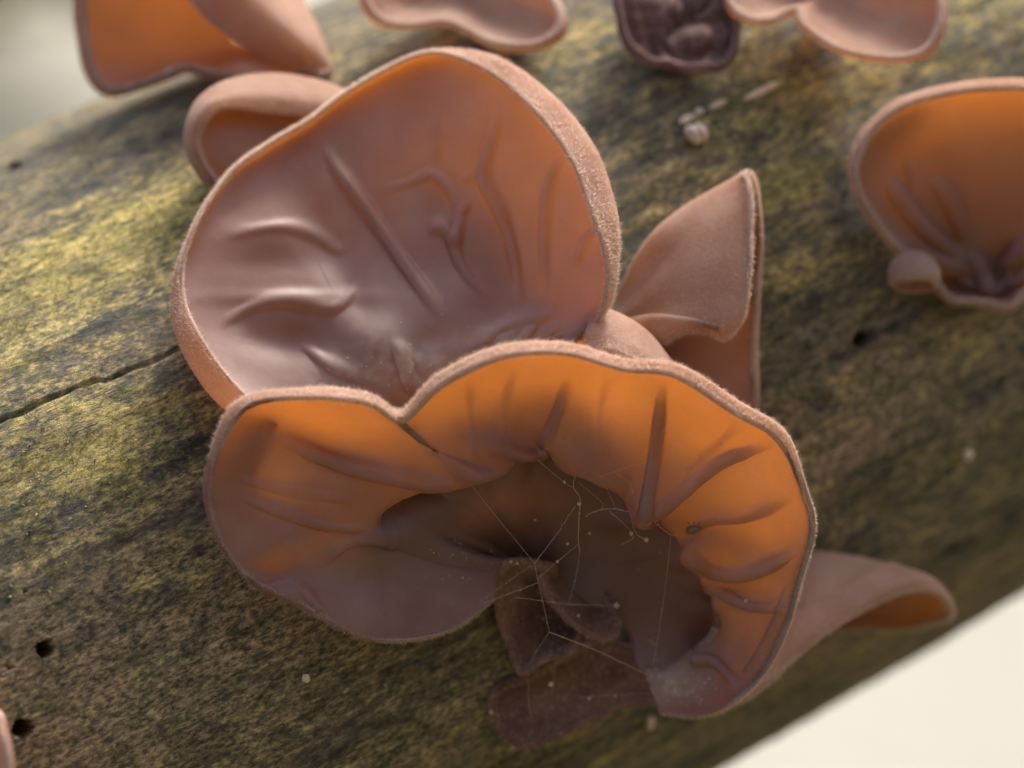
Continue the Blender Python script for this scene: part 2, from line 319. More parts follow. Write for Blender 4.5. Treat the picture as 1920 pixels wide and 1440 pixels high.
def log_mat():
    m, nt, out = new_mat('mossy_bark'); co = attr(nt, 'grain').outputs['Vector']; ob = N(nt, 'TexCoord').outputs['Object']
    mp = N(nt, 'Mapping'); mp.inputs['Scale'].default_value = (1, 1, 0.22); nt.links.new(co, mp.inputs[0]); gr = mp.outputs[0]
    mp2 = N(nt, 'Mapping'); mp2.inputs['Scale'].default_value = (1, 1, 0.45); nt.links.new(co, mp2.inputs[0]); g2 = mp2.outputs[0]
    a = noise(nt, gr, 1.6, 6, 0.6, 0.4); b = noise(nt, g2, 4.5, 6, 0.7); c = noise(nt, g2, 20, 5, 0.75); fine = noise(nt, co, 65, 3, 0.75); gl = noise(nt, gr, 34, 3, .7)
    mo = attr(nt, 'moss').outputs['Fac']; br = attr(nt, 'brown').outputs['Fac']
    wood = ramp(nt, b, [(0.32, (0.042, 0.042, 0.036)), (0.46, (0.12, 0.105, 0.075)), (0.56, (0.22, 0.17, 0.11)), (0.68, (0.40, 0.29, 0.18))]).outputs[0]
    wood2 = ramp(nt, c, [(0.36, (0.05, 0.042, 0.034)), (0.47, (0.25, 0.165, 0.095)), (0.58, (0.56, 0.38, 0.22))]).outputs[0]
    bm = math_n(nt, 'ADD', math_n(nt, 'MULTIPLY', br, 1.2), math_n(nt, 'MULTIPLY', math_n(nt, 'SUBTRACT', a, 0.5), 2.4))
    base = mixrgb(nt, ramp(nt, bm, [(0.25, (0, 0, 0)), (0.75, (1, 1, 1))]).outputs[0], wood, wood2)
    alg = ramp(nt, c, [(0.34, (0.045, 0.050, 0.036)), (0.5, (0.14, 0.135, 0.065)), (0.64, (0.28, 0.24, 0.11))]).outputs[0]
    base = mixrgb(nt, ramp(nt, math_n(nt, 'ADD', math_n(nt, 'MULTIPLY', a, .6), math_n(nt, 'MULTIPLY', b, .5)), [(0.44, (0.10,) * 3), (0.66, (0.65,) * 3)]).outputs[0], base, alg)
    mg = ramp(nt, math_n(nt, 'ADD', math_n(nt, 'MULTIPLY', c, .55), math_n(nt, 'MULTIPLY', fine, .5)), [(0.38, (0.12, 0.10, 0.03)), (0.5, (0.37, 0.30, 0.085)), (0.58, (0.54, 0.44, 0.16)), (0.70, (0.70, 0.60, 0.34))]).outputs[0]
    mm = math_n(nt, 'ADD', mo, math_n(nt, 'MULTIPLY', math_n(nt, 'SUBTRACT', a, 0.5), 1.5))
    mm = math_n(nt, 'ADD', mm, math_n(nt, 'MULTIPLY', math_n(nt, 'SUBTRACT', b, 0.5), 1.9)); mm = math_n(nt, 'ADD', mm, math_n(nt, 'MULTIPLY', math_n(nt, 'SUBTRACT', c, 0.5), 1.6))
    colr = mixrgb(nt, ramp(nt, mm, [(0.28, (0, 0, 0)), (0.80, (0.95,) * 3)]).outputs[0], base, mg)
    colr = mixrgb(nt, math_n(nt, 'MULTIPLY', ramp(nt, gl, [(0.3, (1,) * 3), (0.48, (0,) * 3)]).outputs[0], 0.5), colr, (0.022, 0.022, 0.02))
    dr = noise(nt, gr, 3.2, 7, .68, .8); d2 = noise(nt, g2, 9, 5, .7)
    drift = ramp(nt, math_n(nt, 'ADD', math_n(nt, 'MULTIPLY', dr, .6), math_n(nt, 'MULTIPLY', d2, .4)), [(.38, (.34, .37, .38)), (.49, (1.0, 1.0, 1.0)), (.60, (1.75, 1.65, 1.5))]).outputs[0]
    colr = mixrgb(nt, 1.0, colr, drift, 'MULTIPLY')
    tan_ = noise(nt, g2, 2.1, 6, .66, 1.0); tn = ramp(nt, c, [(.38, (.10, .065, .04)), (.5, (.40, .27, .15)), (.62, (.72, .52, .32))]).outputs[0]
    tm = math_n(nt, 'MULTIPLY', ramp(nt, tan_, [(.52, (0,) * 3), (.64, (1,) * 3)]).outputs[0], math_n(nt, 'ADD', math_n(nt, 'MULTIPLY', br, .8), .05), True); colr = mixrgb(nt, tm, colr, tn)
    dk = noise(nt, g2, 2.7, 6, .66, 1.2); dm_ = math_n(nt, 'MULTIPLY', ramp(nt, dk, [(.54, (0,) * 3), (.66, (1,) * 3)]).outputs[0], .62)
    dc = ramp(nt, fine, [(.4, (.022, .026, .020)), (.62, (.085, .10, .05))]).outputs[0]; colr = mixrgb(nt, dm_, colr, dc)
    pr = N(nt, 'BsdfPrincipled'); nt.links.new(colr, pr.inputs['Base Color']); pr.inputs['Specular IOR Level'].default_value = 0.35
    nt.links.new(ramp(nt, b, [(0.3, (0.5,) * 3), (0.6, (0.85,) * 3)]).outputs[0], pr.inputs['Roughness'])
    h = math_n(nt, 'ADD', math_n(nt, 'MULTIPLY', c, 0.8), math_n(nt, 'ADD', math_n(nt, 'MULTIPLY', fine, 0.55), math_n(nt, 'MULTIPLY', gl, 0.6)))
    bp = N(nt, 'Bump', Strength=0.85, Distance=0.0007); nt.links.new(h, bp.inputs['Height']); nt.links.new(bp.outputs[0], pr.inputs['Normal'])
    nt.links.new(pr.outputs[0], out.inputs['Surface']); return m
log = thing('log', 'thick weathered log patched with yellow green moss, carrying the ear fungi', 'log')
grain = np.stack([np.cos(th) * LR, np.sin(th) * LR, aa], -1)
bark = mesh_obj('bark', V.reshape(-1, 3), lf, log_mat(), log, attrs={'grain': grain.reshape(-1, 3), 'moss': moss.ravel(), 'brown': np.clip(brown, 0, 1).ravel()})
M_END = plain('cut_wood', (0.24, 0.17, 0.10), 0.9, 0.4, 60)
for e in (0, nA - 1):
    ring = V[e]; cen = ring.mean(0); n = nT
    vv = np.concatenate([ring + (cen - ring) * 0.0 , ring * .5 + cen * .5, [cen + (LA @ Bm) * (0.002 if e else -0.002)]])
    ff = [(i, (i + 1) % n, n + (i + 1) % n, n + i) for i in range(n)] + [(n + i, n + (i + 1) % n, 2 * n) for i in range(n)]
    mesh_obj('cut_end', vv, ff, M_END, log)

# moss: short blades standing on the greener places, one mass
def blades(name, base, nrm, length, width, mats, parent, rg, jitter=0.8, tint=None):
    n = len(base); d = nrm + jitter * rg.normal(size=(n, 3)); d /= np.linalg.norm(d, axis=1, keepdims=True)
    s = np.cross(d, rg.normal(size=(n, 3))); s /= np.linalg.norm(s, axis=1, keepdims=True)
    L = (length if np.ndim(length) else np.full(n, length)); L = (L * (0.5 + rg.random(n)))[:, None]; W = width * (0.6 + 0.8 * rg.random(n))[:, None]
    v = np.stack([base - s * W / 2, base + s * W / 2, base + d * L], 1).reshape(-1, 3)
    o = mesh_obj(name, v, np.arange(3 * n).reshape(n, 3), mats, parent, smooth=False, attrs={'tint': np.repeat(rg.random(n) if tint is None else tint, 3)})
    o['kind'] = 'stuff'; return o
def moss_mat():
    m, nt, out = new_mat('moss_blades'); t = attr(nt, 'tint').outputs['Fac']
    c = ramp(nt, t, [(0.0, (0.07, 0.065, 0.02)), (0.4, (0.26, 0.225, 0.05)), (0.75, (0.47, 0.395, 0.11)), (1.0, (0.66, 0.56, 0.28))]).outputs[0]
    pr = N(nt, 'BsdfPrincipled', Roughness=0.7); nt.links.new(c, pr.inputs['Base Color'])
    tr = N(nt, 'BsdfTranslucent'); nt.links.new(c, tr.inputs['Color']); mx = nt.nodes.new('ShaderNodeMixShader'); mx.inputs[0].default_value = 0.35
    nt.links.new(pr.outputs[0], mx.inputs[1]); nt.links.new(tr.outputs[0], mx.inputs[2]); nt.links.new(mx.outputs[0], out.inputs['Surface']); return m
vis = (np.abs(aa) < 13.5) & (np.sin(th) > -0.1)
wgt = np.clip(moss + 0.55 * wobble(np.stack([np.cos(th) * 6, np.sin(th) * 6, aa * .5], -1), 2.2, 31, 3) + 0.35 * wobble(q0, 9, 32, 2) - 0.32, 0, None) * vis
pick = rng.choice(nA * nT, 42000, p=(wgt / wgt.sum()).ravel())
nb = (np.cos(th)[..., None] * E1 + np.sin(th)[..., None] * E2).reshape(-1, 3)[pick] @ Bm
bpos = V.reshape(-1, 3)[pick] + rng.normal(size=(len(pick), 3)) * 0.00012
moss_o = blades('moss', bpos, nb, 0.00042, 0.00013, moss_mat(), bark, rng)

wg2 = np.clip(wobble(st, 2.6, 51, 3) + .5 * wobble(q0, 7, 52, 2) - .35, 0, None) * vis * np.clip(.35 + brown, 0, 1)
pk2 = rng.choice(nA * nT, 1100, p=(wg2 / wg2.sum()).ravel()); pk2 = np.repeat(pk2, 9)
nb2 = (np.cos(th)[..., None] * E1 + np.sin(th)[..., None] * E2).reshape(-1, 3)[pk2] @ Bm
def sprig_mat():
    m, nt, out = new_mat('sprig_green'); t = attr(nt, 'tint').outputs['Fac']
    c = ramp(nt, t, [(0.0, (.07, .11, .02)), (.6, (.26, .33, .06)), (1.0, (.55, .58, .2))]).outputs[0]
    pr = N(nt, 'BsdfPrincipled', Roughness=0.6); nt.links.new(c, pr.inputs['Base Color']); nt.links.new(pr.outputs[0], out.inputs['Surface']); return m
blades('moss_sprigs', V.reshape(-1, 3)[pk2] + rng.normal(size=(len(pk2), 3)) * .00022, nb2, .00055, .0002, sprig_mat(), bark, rng, 1.0)

# ------------------------------------------------------------------ a shrub on the far ground
shrub = thing('shrub', 'olive green shrub far behind the log, wholly out of focus', 'shrub')
rg = np.random.default_rng(77); SC = np.array([-.80, 1.64, .0]); nl = 11000
u = rg.normal(size=(nl, 3)); u /= np.linalg.norm(u, axis=1, keepdims=True); u[:, 2] = np.abs(u[:, 2])
rr = (.6 + .4 * rg.random(nl) ** .5) * (1 + .18 * wobble(u * 3, 1.5, 8, 2))
lp = SC + u * rr[:, None] * np.array([.5, .48, .6]) + [0, 0, .08]
ld = u + .7 * rg.normal(size=(nl, 3)); ld /= np.linalg.norm(ld, axis=1, keepdims=True); ls = np.cross(ld, rg.normal(size=(nl, 3))); ls /= np.linalg.norm(ls, axis=1, keepdims=True)
ln = .036 * (.6 + .6 * rg.random(nl))[:, None]
lv = np.stack([lp, lp + ld * ln * .5 + ls * ln * .3, lp + ld * ln, lp + ld * ln * .5 - ls * ln * .3], 1).reshape(-1, 3)
lo_ = mesh_obj('foliage', lv, np.arange(4 * nl).reshape(nl, 4), plain('olive_leaf', (.10, .095, .025), .6, .4, 40, .3, trans=(.16, .15, .03)), shrub, smooth=False); lo_['kind'] = 'stuff'
M_STEM = plain('shrub_stem', (.10, .075, .05), .9, .3, 50)
for i in range(9):
    a = i * .7; e = SC + np.array([.34 * math.cos(a), .32 * math.sin(a), .45 + .06 * (i % 3)]); t = np.linspace(0, 1, 8)[:, None]
    c = SC + np.array([.03 * math.cos(a), .03 * math.sin(a), -.03]) + (e - SC) * t + np.array([0, 0, .12]) * np.sin(t * 3.1)
    an = np.linspace(0, 2 * math.pi, 6, endpoint=False); q = c[:, None] + (.012 * (1 - .7 * t))[:, None] * np.stack([np.cos(an), np.sin(an), 0 * an], -1)[None]
    ix = np.arange(48).reshape(8, 6); nx = np.roll(ix, -1, 1); mesh_obj('stem', q.reshape(-1, 3), np.stack([ix[:-1], nx[:-1], nx[1:], ix[1:]], -1).reshape(-1, 4), M_STEM, shrub)

# ------------------------------------------------------------------ ear fungi
EARS = []
def sheet(rows, nu, nv, closed=False, flip=False, veins=(), thick=0.12, rim=0.13, wob=0.03, wsc=1.4, seed=1, base_thick=0.55, bumps=(), dust=(), vh=1.0, vt=.7, tk0=.0, foot=False, wr=None):
    """rows of control points (base first, rim last) -> (front grid, back grid, rim rows, thick attr)"""
    R = np.array([[p for p in r] for r in rows], float)
    cu = np.stack([crom(r, nu, closed) for r in R])              # rows x nu x 3
    S = crom(cu, nv)                                             # nv x nu x 3, in the frame
    P = pts(S) * 100.0                                           # cm
    P0 = P.copy()
    def nrm(P):
        if closed:
            Pe = np.concatenate([P[:, -1:], P, P[:, :1]], 1); tu = (Pe[:, 2:] - Pe[:, :-2])
        else: tu = np.gradient(P, axis=1)
        tv = np.gradient(P, axis=0); n = np.cross(tu, tv); n /= np.linalg.norm(n, axis=-1, keepdims=True) + 1e-9
        return n * (-1 if flip else 1), tu, tv
    n, tu, tv = nrm(P)
    vv = np.linspace(0, 1, nv)[:, None]; uu = np.linspace(0, 1, nu)[None, :]
    P = P + n * (wob * wobble(P0, wsc, seed, 3))[..., None] * np.clip(vv * 4, 0, 1)[..., None]
    if wr: P = P + n * (wr[0] * (wobble(P0, wr[1], seed + 9, 3)) * np.sin(np.pi * np.clip(vv, 0, 1)) ** .5)[..., None]
    n, tu, tv = nrm(P)
    xy = S[..., :2]; h = np.zeros(P.shape[:2]); tk = np.zeros(P.shape[:2])
    bend = np.zeros(P.shape[:2])
    for vn in veins:
        poly, hh, sg = vn[0], vn[1], vn[2]; taper = vn[3] if len(vn) > 3 else 0.25
        dd, ps, sd_ = seg_side(xy, crom(np.array(poly, float), 24)); prof = np.sin(np.clip(np.minimum(ps, (1 - ps) * (5 if foot else 1)) / max(taper, .3), 0.0, 1) * math.pi / 2) ** 1.6
        sg = sg * (1 + 0.25 * np.sin(ps * 9 + hh * 50))
        nar = np.exp(-(dd / (7.5 + 2 * np.sin(ps * 11 + poly[0][0]))) ** 2)
        wl_, wr_ = vn[4] if len(vn) > 4 else (1.6, .8)
        sg = sg * VW * np.where(sd_ > 0, wl_, wr_); hh = hh * VH * vh
        g1 = np.exp(-(dd / sg) ** 2); g2 = np.exp(-(dd / (sg * 3.4)) ** 2)
        h = h + .5 * hh * prof * g1; bend = bend + hh * prof * (0.7 * g1 - 0.35 * g2); tk = np.maximum(tk, prof * nar * min(1, abs(hh) / 0.06))
    for (bx, by, sx, sy, an, hh) in bumps:
        dx, dy = xy[..., 0] - bx, xy[..., 1] - by; c, s = math.cos(an), math.sin(an); u2, v2 = dx * c + dy * s, -dx * s + dy * c
        bend = bend + hh * np.exp(-(u2 / sx) ** 2 - (v2 / sy) ** 2)
    P = P + n * bend[..., None]
    n, tu, tv = nrm(P)
    t = (thick * (1.5 - 0.7 * vv) * (1 - np.clip((vv - 0.8) / 0.2, 0, 1)) + rim * np.clip((vv - 0.8) / 0.2, 0, 1)) * np.ones_like(h)
    t = t * (1 + 0.12 * wobble(P0, 3.0, seed + 3, 2))
    if not closed:
        e = np.clip(np.minimum(uu, 1 - uu) / 0.02, 0, 1); t = t * np.sqrt(1 - (1 - e) ** 2 * 0.98)
    # the felt leaves the very edge slightly ragged
    F = P + n * (t / 2 + h)[..., None]; B = P - n * (t / 2)[..., None]
    out = tv[-1] / (np.linalg.norm(tv[-1], axis=-1, keepdims=True) + 1e-9); K = 6; rimrows = []
    tr = t[-1] + h[-1]; cen = (F[-1] + B[-1]) / 2; nn = (F[-1] - B[-1]) / (np.linalg.norm(F[-1] - B[-1], axis=-1, keepdims=True) + 1e-9)
    for k in range(1, K):
        a = math.pi * k / K
        rr = tr / 2 * (1.0 + 0.10 * wobble(P0[-1], 7.0, seed + 5, 2))
        rimrows.append(cen + rr[:, None] * (nn * math.cos(a) + out * math.sin(a) * 1.05))
    foot_shade = np.clip(base_thick * np.clip(1 - vv / 0.75, 0, 1) ** 0.8 * 1.2, 0, 1) * np.ones_like(h)  # mask of the painted shade, its strength set by base_thick
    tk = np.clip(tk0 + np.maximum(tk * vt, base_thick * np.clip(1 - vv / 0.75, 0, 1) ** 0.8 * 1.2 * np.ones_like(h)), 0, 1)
    du = np.zeros_like(h)
    for (bx, by, sx, sy, amp) in dust: du = np.maximum(du, amp * np.exp(-((xy[..., 0] - bx) / sx) ** 2 - ((xy[..., 1] - by) / sy) ** 2))
    return F / 100, B / 100, np.array(rimrows) / 100, tk, n, du, foot_shade

def grid_faces(nr, nc, closed, flip):
    idx = np.arange(nr * nc).reshape(nr, nc)
    if closed: idx = np.concatenate([idx, idx[:, :1]], 1)
    f = np.stack([idx[:-1, :-1], idx[:-1, 1:], idx[1:, 1:], idx[1:, :-1]], -1).reshape(-1, 4)
    return f[:, ::-1] if flip else f

def build_sheet(parent, rows, nu, nv, mats=None, names=('lining', 'felted_back'), fuzz=0, **kw):
    mats = mats or (M_IN, M_OUT); closed = kw.get('closed', False); flip = kw.get('flip', False)
    F, B, Rr, tk, n, du, fd = sheet(rows, nu, nv, **kw)
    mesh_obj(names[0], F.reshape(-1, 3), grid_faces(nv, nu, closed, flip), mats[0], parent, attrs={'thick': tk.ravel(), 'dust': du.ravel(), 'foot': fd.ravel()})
    # the outer skin: rim roll, felted back, and the closed foot
    G = np.concatenate([F[-1:], Rr, B[::-1], F[:1]])
    tb = np.concatenate([tk[-1:], np.repeat(tk[-1:] * 0 + .9, len(Rr), 0), tk[::-1], tk[:1]])
    ob_ = mesh_obj(names[1], G.reshape(-1, 3), grid_faces(len(G), nu, closed, flip), mats[1], parent, attrs={'thick': tb.ravel()})
    if not closed:                                          # the two cut sides
        for c in (0, nu - 1):
            A = np.stack([F[:, c], B[:, c]], 0); ff = grid_faces(2, nv, False, (c == 0) != flip)
            mesh_obj('side_edge', A.reshape(-1, 3), ff, mats[1], parent, attrs={'thick': np.repeat(tk[:, c][None], 2, 0).ravel()})
    if fuzz:
        # short pale hairs on the rim and the outer skin next to it
        rg = np.random.default_rng(fuzz + nu)
        zone = np.concatenate([Rr, B[::-1][: max(3, nv // 5)]]); ctr = np.concatenate([(F[-1:] + B[-1:]) / 2] * len(Rr) + [(B[::-1] + n[::-1] * 0.0006)[: max(3, nv // 5)]])
        nn = zone - ctr; nn /= np.linalg.norm(nn, axis=-1, keepdims=True) + 1e-12
        wts = np.concatenate([np.full(len(Rr), 1.0), np.linspace(1, .15, max(3, nv // 5))]); wts = np.repeat(wts[:, None], nu, 1)
        pk = rg.choice(zone.shape[0] * nu, fuzz, p=(wts / wts.sum()).ravel())
        bp = zone.reshape(-1, 3)[pk] + rg.normal(size=(fuzz, 3)) * 0.00006
        blades('fuzz', bp, nn.reshape(-1, 3)[pk], 0.00042, 0.000045, M_FUZZ, ob_, rg, 0.45)
    return F, B

def fuzz_mat():
    m, nt, out = new_mat('pale_fuzz'); d = N(nt, 'BsdfPrincipled', Roughness=0.8); d.inputs['Base Color'].default_value = (0.75, 0.60, 0.48, 1)
    tr = N(nt, 'BsdfTranslucent'); tr.inputs['Color'].default_value = (0.85, 0.68, 0.54, 1); mx = nt.nodes.new('ShaderNodeMixShader'); mx.inputs[0].default_value = 0.5
    nt.links.new(d.outputs[0], mx.inputs[1]); nt.links.new(tr.outputs[0], mx.inputs[2]); nt.links.new(mx.outputs[0], out.inputs['Surface']); return m
M_FUZZ = fuzz_mat()
GRP = 'ear fungi growing on the log'
def lerp_row(a, b, f, dz=0.0, fz=None):
    a, b = np.array(a, float), np.array(b, float); r = a + (b - a) * f
    if fz is not None: r[:, 2] = a[:, 2] + (b[:, 2] - a[:, 2]) * fz
    r[:, 2] += dz; return r

# --- the large round ear in the middle of the log (upper one of the two big ones)
A = thing('ear_fungus', 'large round ear fungus with branching veins, standing behind the flared orange one', 'fungus', GRP)
sil = [(500, 815, -2.0), (400, 742, -1.85), (338, 640, -1.5), (333, 540, -1.15), (366, 425, -.75), (435, 325, -.30), (505, 271, -.05), (578, 226, .13), (668, 160, .30), (800, 98, .32),
       (920, 110, .0), (1030, 180, -.45), (1110, 282, -.85), (1148, 400, -1.1), (1149, 490, -1.2), (1134, 570, -1.2), (1078, 640, -1.0)]
rimA = [(520, 800, -2.2), (432, 716, -2.1), (369, 625, -1.72), (342, 537, -1.28), (368, 428, -.82), (437, 328, -.36), (506, 273, -.09), (580, 230, .09), (668, 165, .25), (800, 103, .22),
        (912, 122, -.18), (1008, 192, -.68), (1083, 292, -1.08), (1122, 404, -1.32), (1138, 490, -1.38), (1128, 572, -1.32), (1095, 636, -1.1)]
baseA = [(745 + i * 8, 810 - 20 * math.sin(i / 16 * math.pi), -.62) for i in range(17)]
ctrA = np.array(baseA) * 0 + np.array([830, 640, -.55])
for i, k_ in zip(range(10, 15), (8, 14, 14, 12, 5)): rimA[i] = (rimA[i][0] - k_, rimA[i][1] + k_ * .3, rimA[i][2] - .05)
for i in range(4, 10):
    rimA[i] = (sil[i][0], sil[i][1], sil[i][2] - .20); v = np.array([760, 560.]) - np.array(sil[i][:2]); v /= np.linalg.norm(v); sil[i] = (sil[i][0] + 15 * v[0], sil[i][1] + 15 * v[1], sil[i][2] + .03)
mid1 = lerp_row(baseA, sil, .22, 0.0, .06); mid1[:, 2] = np.linspace(-1.1, -.75, 17)
mid2 = lerp_row(baseA, sil, .52, 0.0, .30)
mid2[:, 2] = [-1.40, -1.33, -1.22, -1.05, -.88, -.70, -.50, -.42, -.28, -.20, -.22, -.35, -.52, -.66, -.72, -.80, -.80]
mid3 = lerp_row(baseA, sil, .82, 0.0, .7)
mid3[:, 2] = [-1.72, -1.62, -1.38, -1.10, -.80, -.48, -.22, -.12, .08, .12, -.05, -.30, -.58, -.78, -.90, -1.0, -.98]
V_A = [([(598, 268), (640, 335), (700, 415), (760, 500), (812, 575), (828, 590), (850, 584)], .11, 12, .12),
       ([(815, 205), (812, 330)], .06, 10, .4), ([(700, 362), (760, 350), (812, 333), (850, 372), (862, 405), (850, 470), (880, 530), (930, 568)], .075, 11, .12),
       ([(940, 190), (925, 260), (905, 332), (935, 400), (962, 480), (975, 590)], .08, 11, .2), ([(855, 340), (905, 333)], .05, 9, .4),
       ([(1080, 280), (1040, 320), (1020, 400), (1020, 560)], .07, 11, .25), ([(1130, 415), (1095, 455), (1078, 510)], .06, 10, .3), ([(862, 405), (885, 380)], .04, 8, .3),
       ([(800, 445), (830, 436), (858, 470)], .09, 16, .3),
       ([(410, 450), (520, 430), (590, 442), (640, 470), (665, 435)], .042, 14, .3), ([(400, 620), (470, 580), (540, 568), (630, 580), (680, 525)], .055, 14, .3),
       ([(560, 640), (620, 690), (700, 720)], .05, 16, .3), ([(735, 640), (755, 680), (772, 745)], .12, 13, .2),
       ([(900, 640), (960, 610), (1060, 585)], .06, 16, .3), ([(960, 655), (1010, 610)], .04, 7, .3), ([(1010, 650), (1050, 610)], .04, 7, .3), ([(880, 660), (930, 625)], .05, 12, .3)]
B_A = [(540, 490, 120, 40, 0, -.06), (560, 640, 110, 36, .1, -.09), (560, 560, 140, 14, 0, .03), (640, 430, 70, 60, 0, -.05), (830, 450, 60, 40, 0, .05), (700, 640, 50, 40, 0, .10), (810, 640, 50, 40, 0, -.10), (950, 640, 70, 30, -.3, .10), (470, 440, 90, 40, 0, .04)]
FA, _ = build_sheet(A, [baseA, mid1, mid2, mid3, sil, rimA], 420, 200, flip=False, vh=1.5, vt=.3, veins=V_A, bumps=B_A, thick=.09, rim=.06, wob=.025, seed=3, base_thick=.16, fuzz=14000,
            dust=[(790, 690, 170, 70, .75), (640, 720, 160, 50, .45), (960, 630, 90, 40, .5)])
# its rim turns outwards at the lower right and shows the felted side
lb0 = [(1085, 625, -.75), (1130, 610, -.5), (1180, 640, -.3), (1225, 690, -.2)]
lb1 = [(1105, 605, -1.05), (1136, 586, -.95), (1205, 622, -.8), (1266, 694, -.7)]
lb2 = [(1099, 625, -1.25), (1125, 622, -1.3), (1185, 645, -1.25), (1262, 705, -1.1)]
lb3 = [(1100, 640, -1.3), (1118, 653, -1.42), (1165, 664, -1.42), (1240, 705, -1.25)]
build_sheet(A, [lb0, lb1, lb2, lb3], 70, 40, names=('lobe_lining', 'lobe_felted_back'), flip=False, thick=.08, rim=.08, wob=.01, seed=5, base_thick=.2, fuzz=1500)
lc0 = [(1020, 690, -.7), (1100, 690, -.4), (1220, 700, -.2)]; lc1 = [(1010, 650, -.85), (1100, 632, -.7), (1215, 668, -.5)]; lc2 = [(1030, 635, -.95), (1100, 620, -.8), (1200, 645, -.6)]
build_sheet(A, [lc0, lc1, lc2], 40, 20, names=('fold_lining', 'fold_felted_back'), flip=False, thick=.07, rim=.06, wob=.01, seed=6, base_thick=.2)

# --- the flared orange ear in front
C = thing('ear_fungus', 'widest flared ear fungus, glowing orange with a dark hollow spanned by cobweb', 'fungus', GRP)
silC = [(925, 1128, -.9), (830, 1187, -1.2), (700, 1197, -1.55), (575, 1140, -1.95), (455, 1070, -2.2), (399, 970, -2.35), (398, 870, -2.4), (455, 770, -2.45), (580, 737, -2.5), (690, 745, -2.45), (757, 780, -2.25),
        (828, 712, -2.55), (940, 659, -2.65), (1060, 651, -2.6), (1170, 681, -2.45), (1270, 694, -2.35), (1380, 763, -2.15), (1462, 818, -1.95), (1502, 910, -1.7), (1522, 990, -1.45), (1500, 1080, -1.2), (1468, 1185, -.9), (1415, 1278, -.65), (1330, 1337, -.5), (1240, 1338, -.4)]
rimC = [(922, 1122, -1.0), (829, 1181, -1.32), (700, 1191, -1.68), (577, 1135, -2.08), (458, 1067, -2.3), (403, 969, -2.45), (403, 871, -2.52), (459, 777, -2.6), (580, 748, -2.7), (686, 757, -2.62), (757, 790, -2.36),
        (834, 722, -2.75), (942, 671, -2.85), (1060, 662, -2.8), (1170, 691, -2.62), (1268, 704, -2.5), (1375, 772, -2.28), (1455, 823, -2.05), (1496, 912, -1.8), (1514, 991, -1.6), (1489, 1080, -1.36), (1456, 1182, -1.05), (1404, 1272, -.8), (1326, 1330, -.65), (1243, 1331, -.55)]
cre = [(935, 1080, -.75), (880, 1080, -.95), (800, 1065, -1.15), (730, 1035, -1.4), (690, 1000, -1.6), (690, 960, -1.7), (730, 932, -1.75), (785, 914, -1.8), (832, 909, -1.85), (866, 904, -1.9), (882, 897, -1.9),
       (930, 886, -1.8), (985, 857, -1.75), (1028, 850, -1.7), (1092, 890, -1.6), (1158, 922, -1.5), (1205, 975, -1.45), (1255, 1003, -1.25), (1284, 1040, -1.05), (1300, 1072, -.9), (1328, 1120, -.65), (1330, 1172, -.45), (1292, 1228, -.3), (1245, 1265, -.25), (1208, 1258, -.2)]
for i in [0, 1, 2, 3, 4, 5, 6, 18, 19, 20, 21, 22, 23, 24]:
    v = np.array([980, 1000.]) - np.array(silC[i][:2]); v /= np.linalg.norm(v); rimC[i] = (silC[i][0], silC[i][1], silC[i][2] - .06); silC[i] = (silC[i][0] + 8 * v[0], silC[i][1] + 8 * v[1], silC[i][2] - .03)
midC = lerp_row(cre, silC, .52)
midC[:, 2] += [0, .0, 0, .05, .08, .1, .1, .12, .10, .05, -.05, .05, .1, .1, .1, .1, .1, .1, .1, .1, .1, .1, .1, .1, .05]
ovh = np.array([0, 0, 0, 0, .0, .3, .6, 1, 1, 1, 1, 1, 1, 1, 1, 1, 1, 1, 1, 1, 1, .8, .5, .2, 0])
und = np.array(cre); cc = np.array([1010, 1010, 0.])
dirc = (und[:, :2] - cc[:2]); dirc /= np.linalg.norm(dirc, axis=1, keepdims=True)
und[:, :2] += dirc * (30 * ovh[:, None] - 22 * (1 - ovh[:, None])); und[:, 2] += .10 + .42 * ovh
inn = np.array(cre); inn[:, :2] = cc[:2] + (np.array(cre)[:, :2] - cc[:2]) * .62
inn[:, 2] = [-.58, -.78, -.95, -1.08, -1.15, -1.15, -1.1, -1.05, -1.05, -1.0, -1.0, -.95, -.9, -.85, -.7, -.6, -.5, -.4, -.3, -.2, -.12, -.08, -.05, -.02, .0]
inn[18:, 0] = [1225, 1225, 1225, 1215, 1200, 1190, 1172]; inn[18:, 1] = [1035, 1055, 1080, 1115, 1150, 1175, 1180]
bsC = np.array([(1012 + 24 * math.cos(t), 1078 - 16 * math.sin(t), -.1) for t in np.linspace(3.5, -.4, 25)])
in0 = inn * .48 + bsC * .52; in0[:, 2] = np.linspace(-.48, -.12, 25); in0[2:6, 2] -= .12; in0[5:16, 2] -= .1
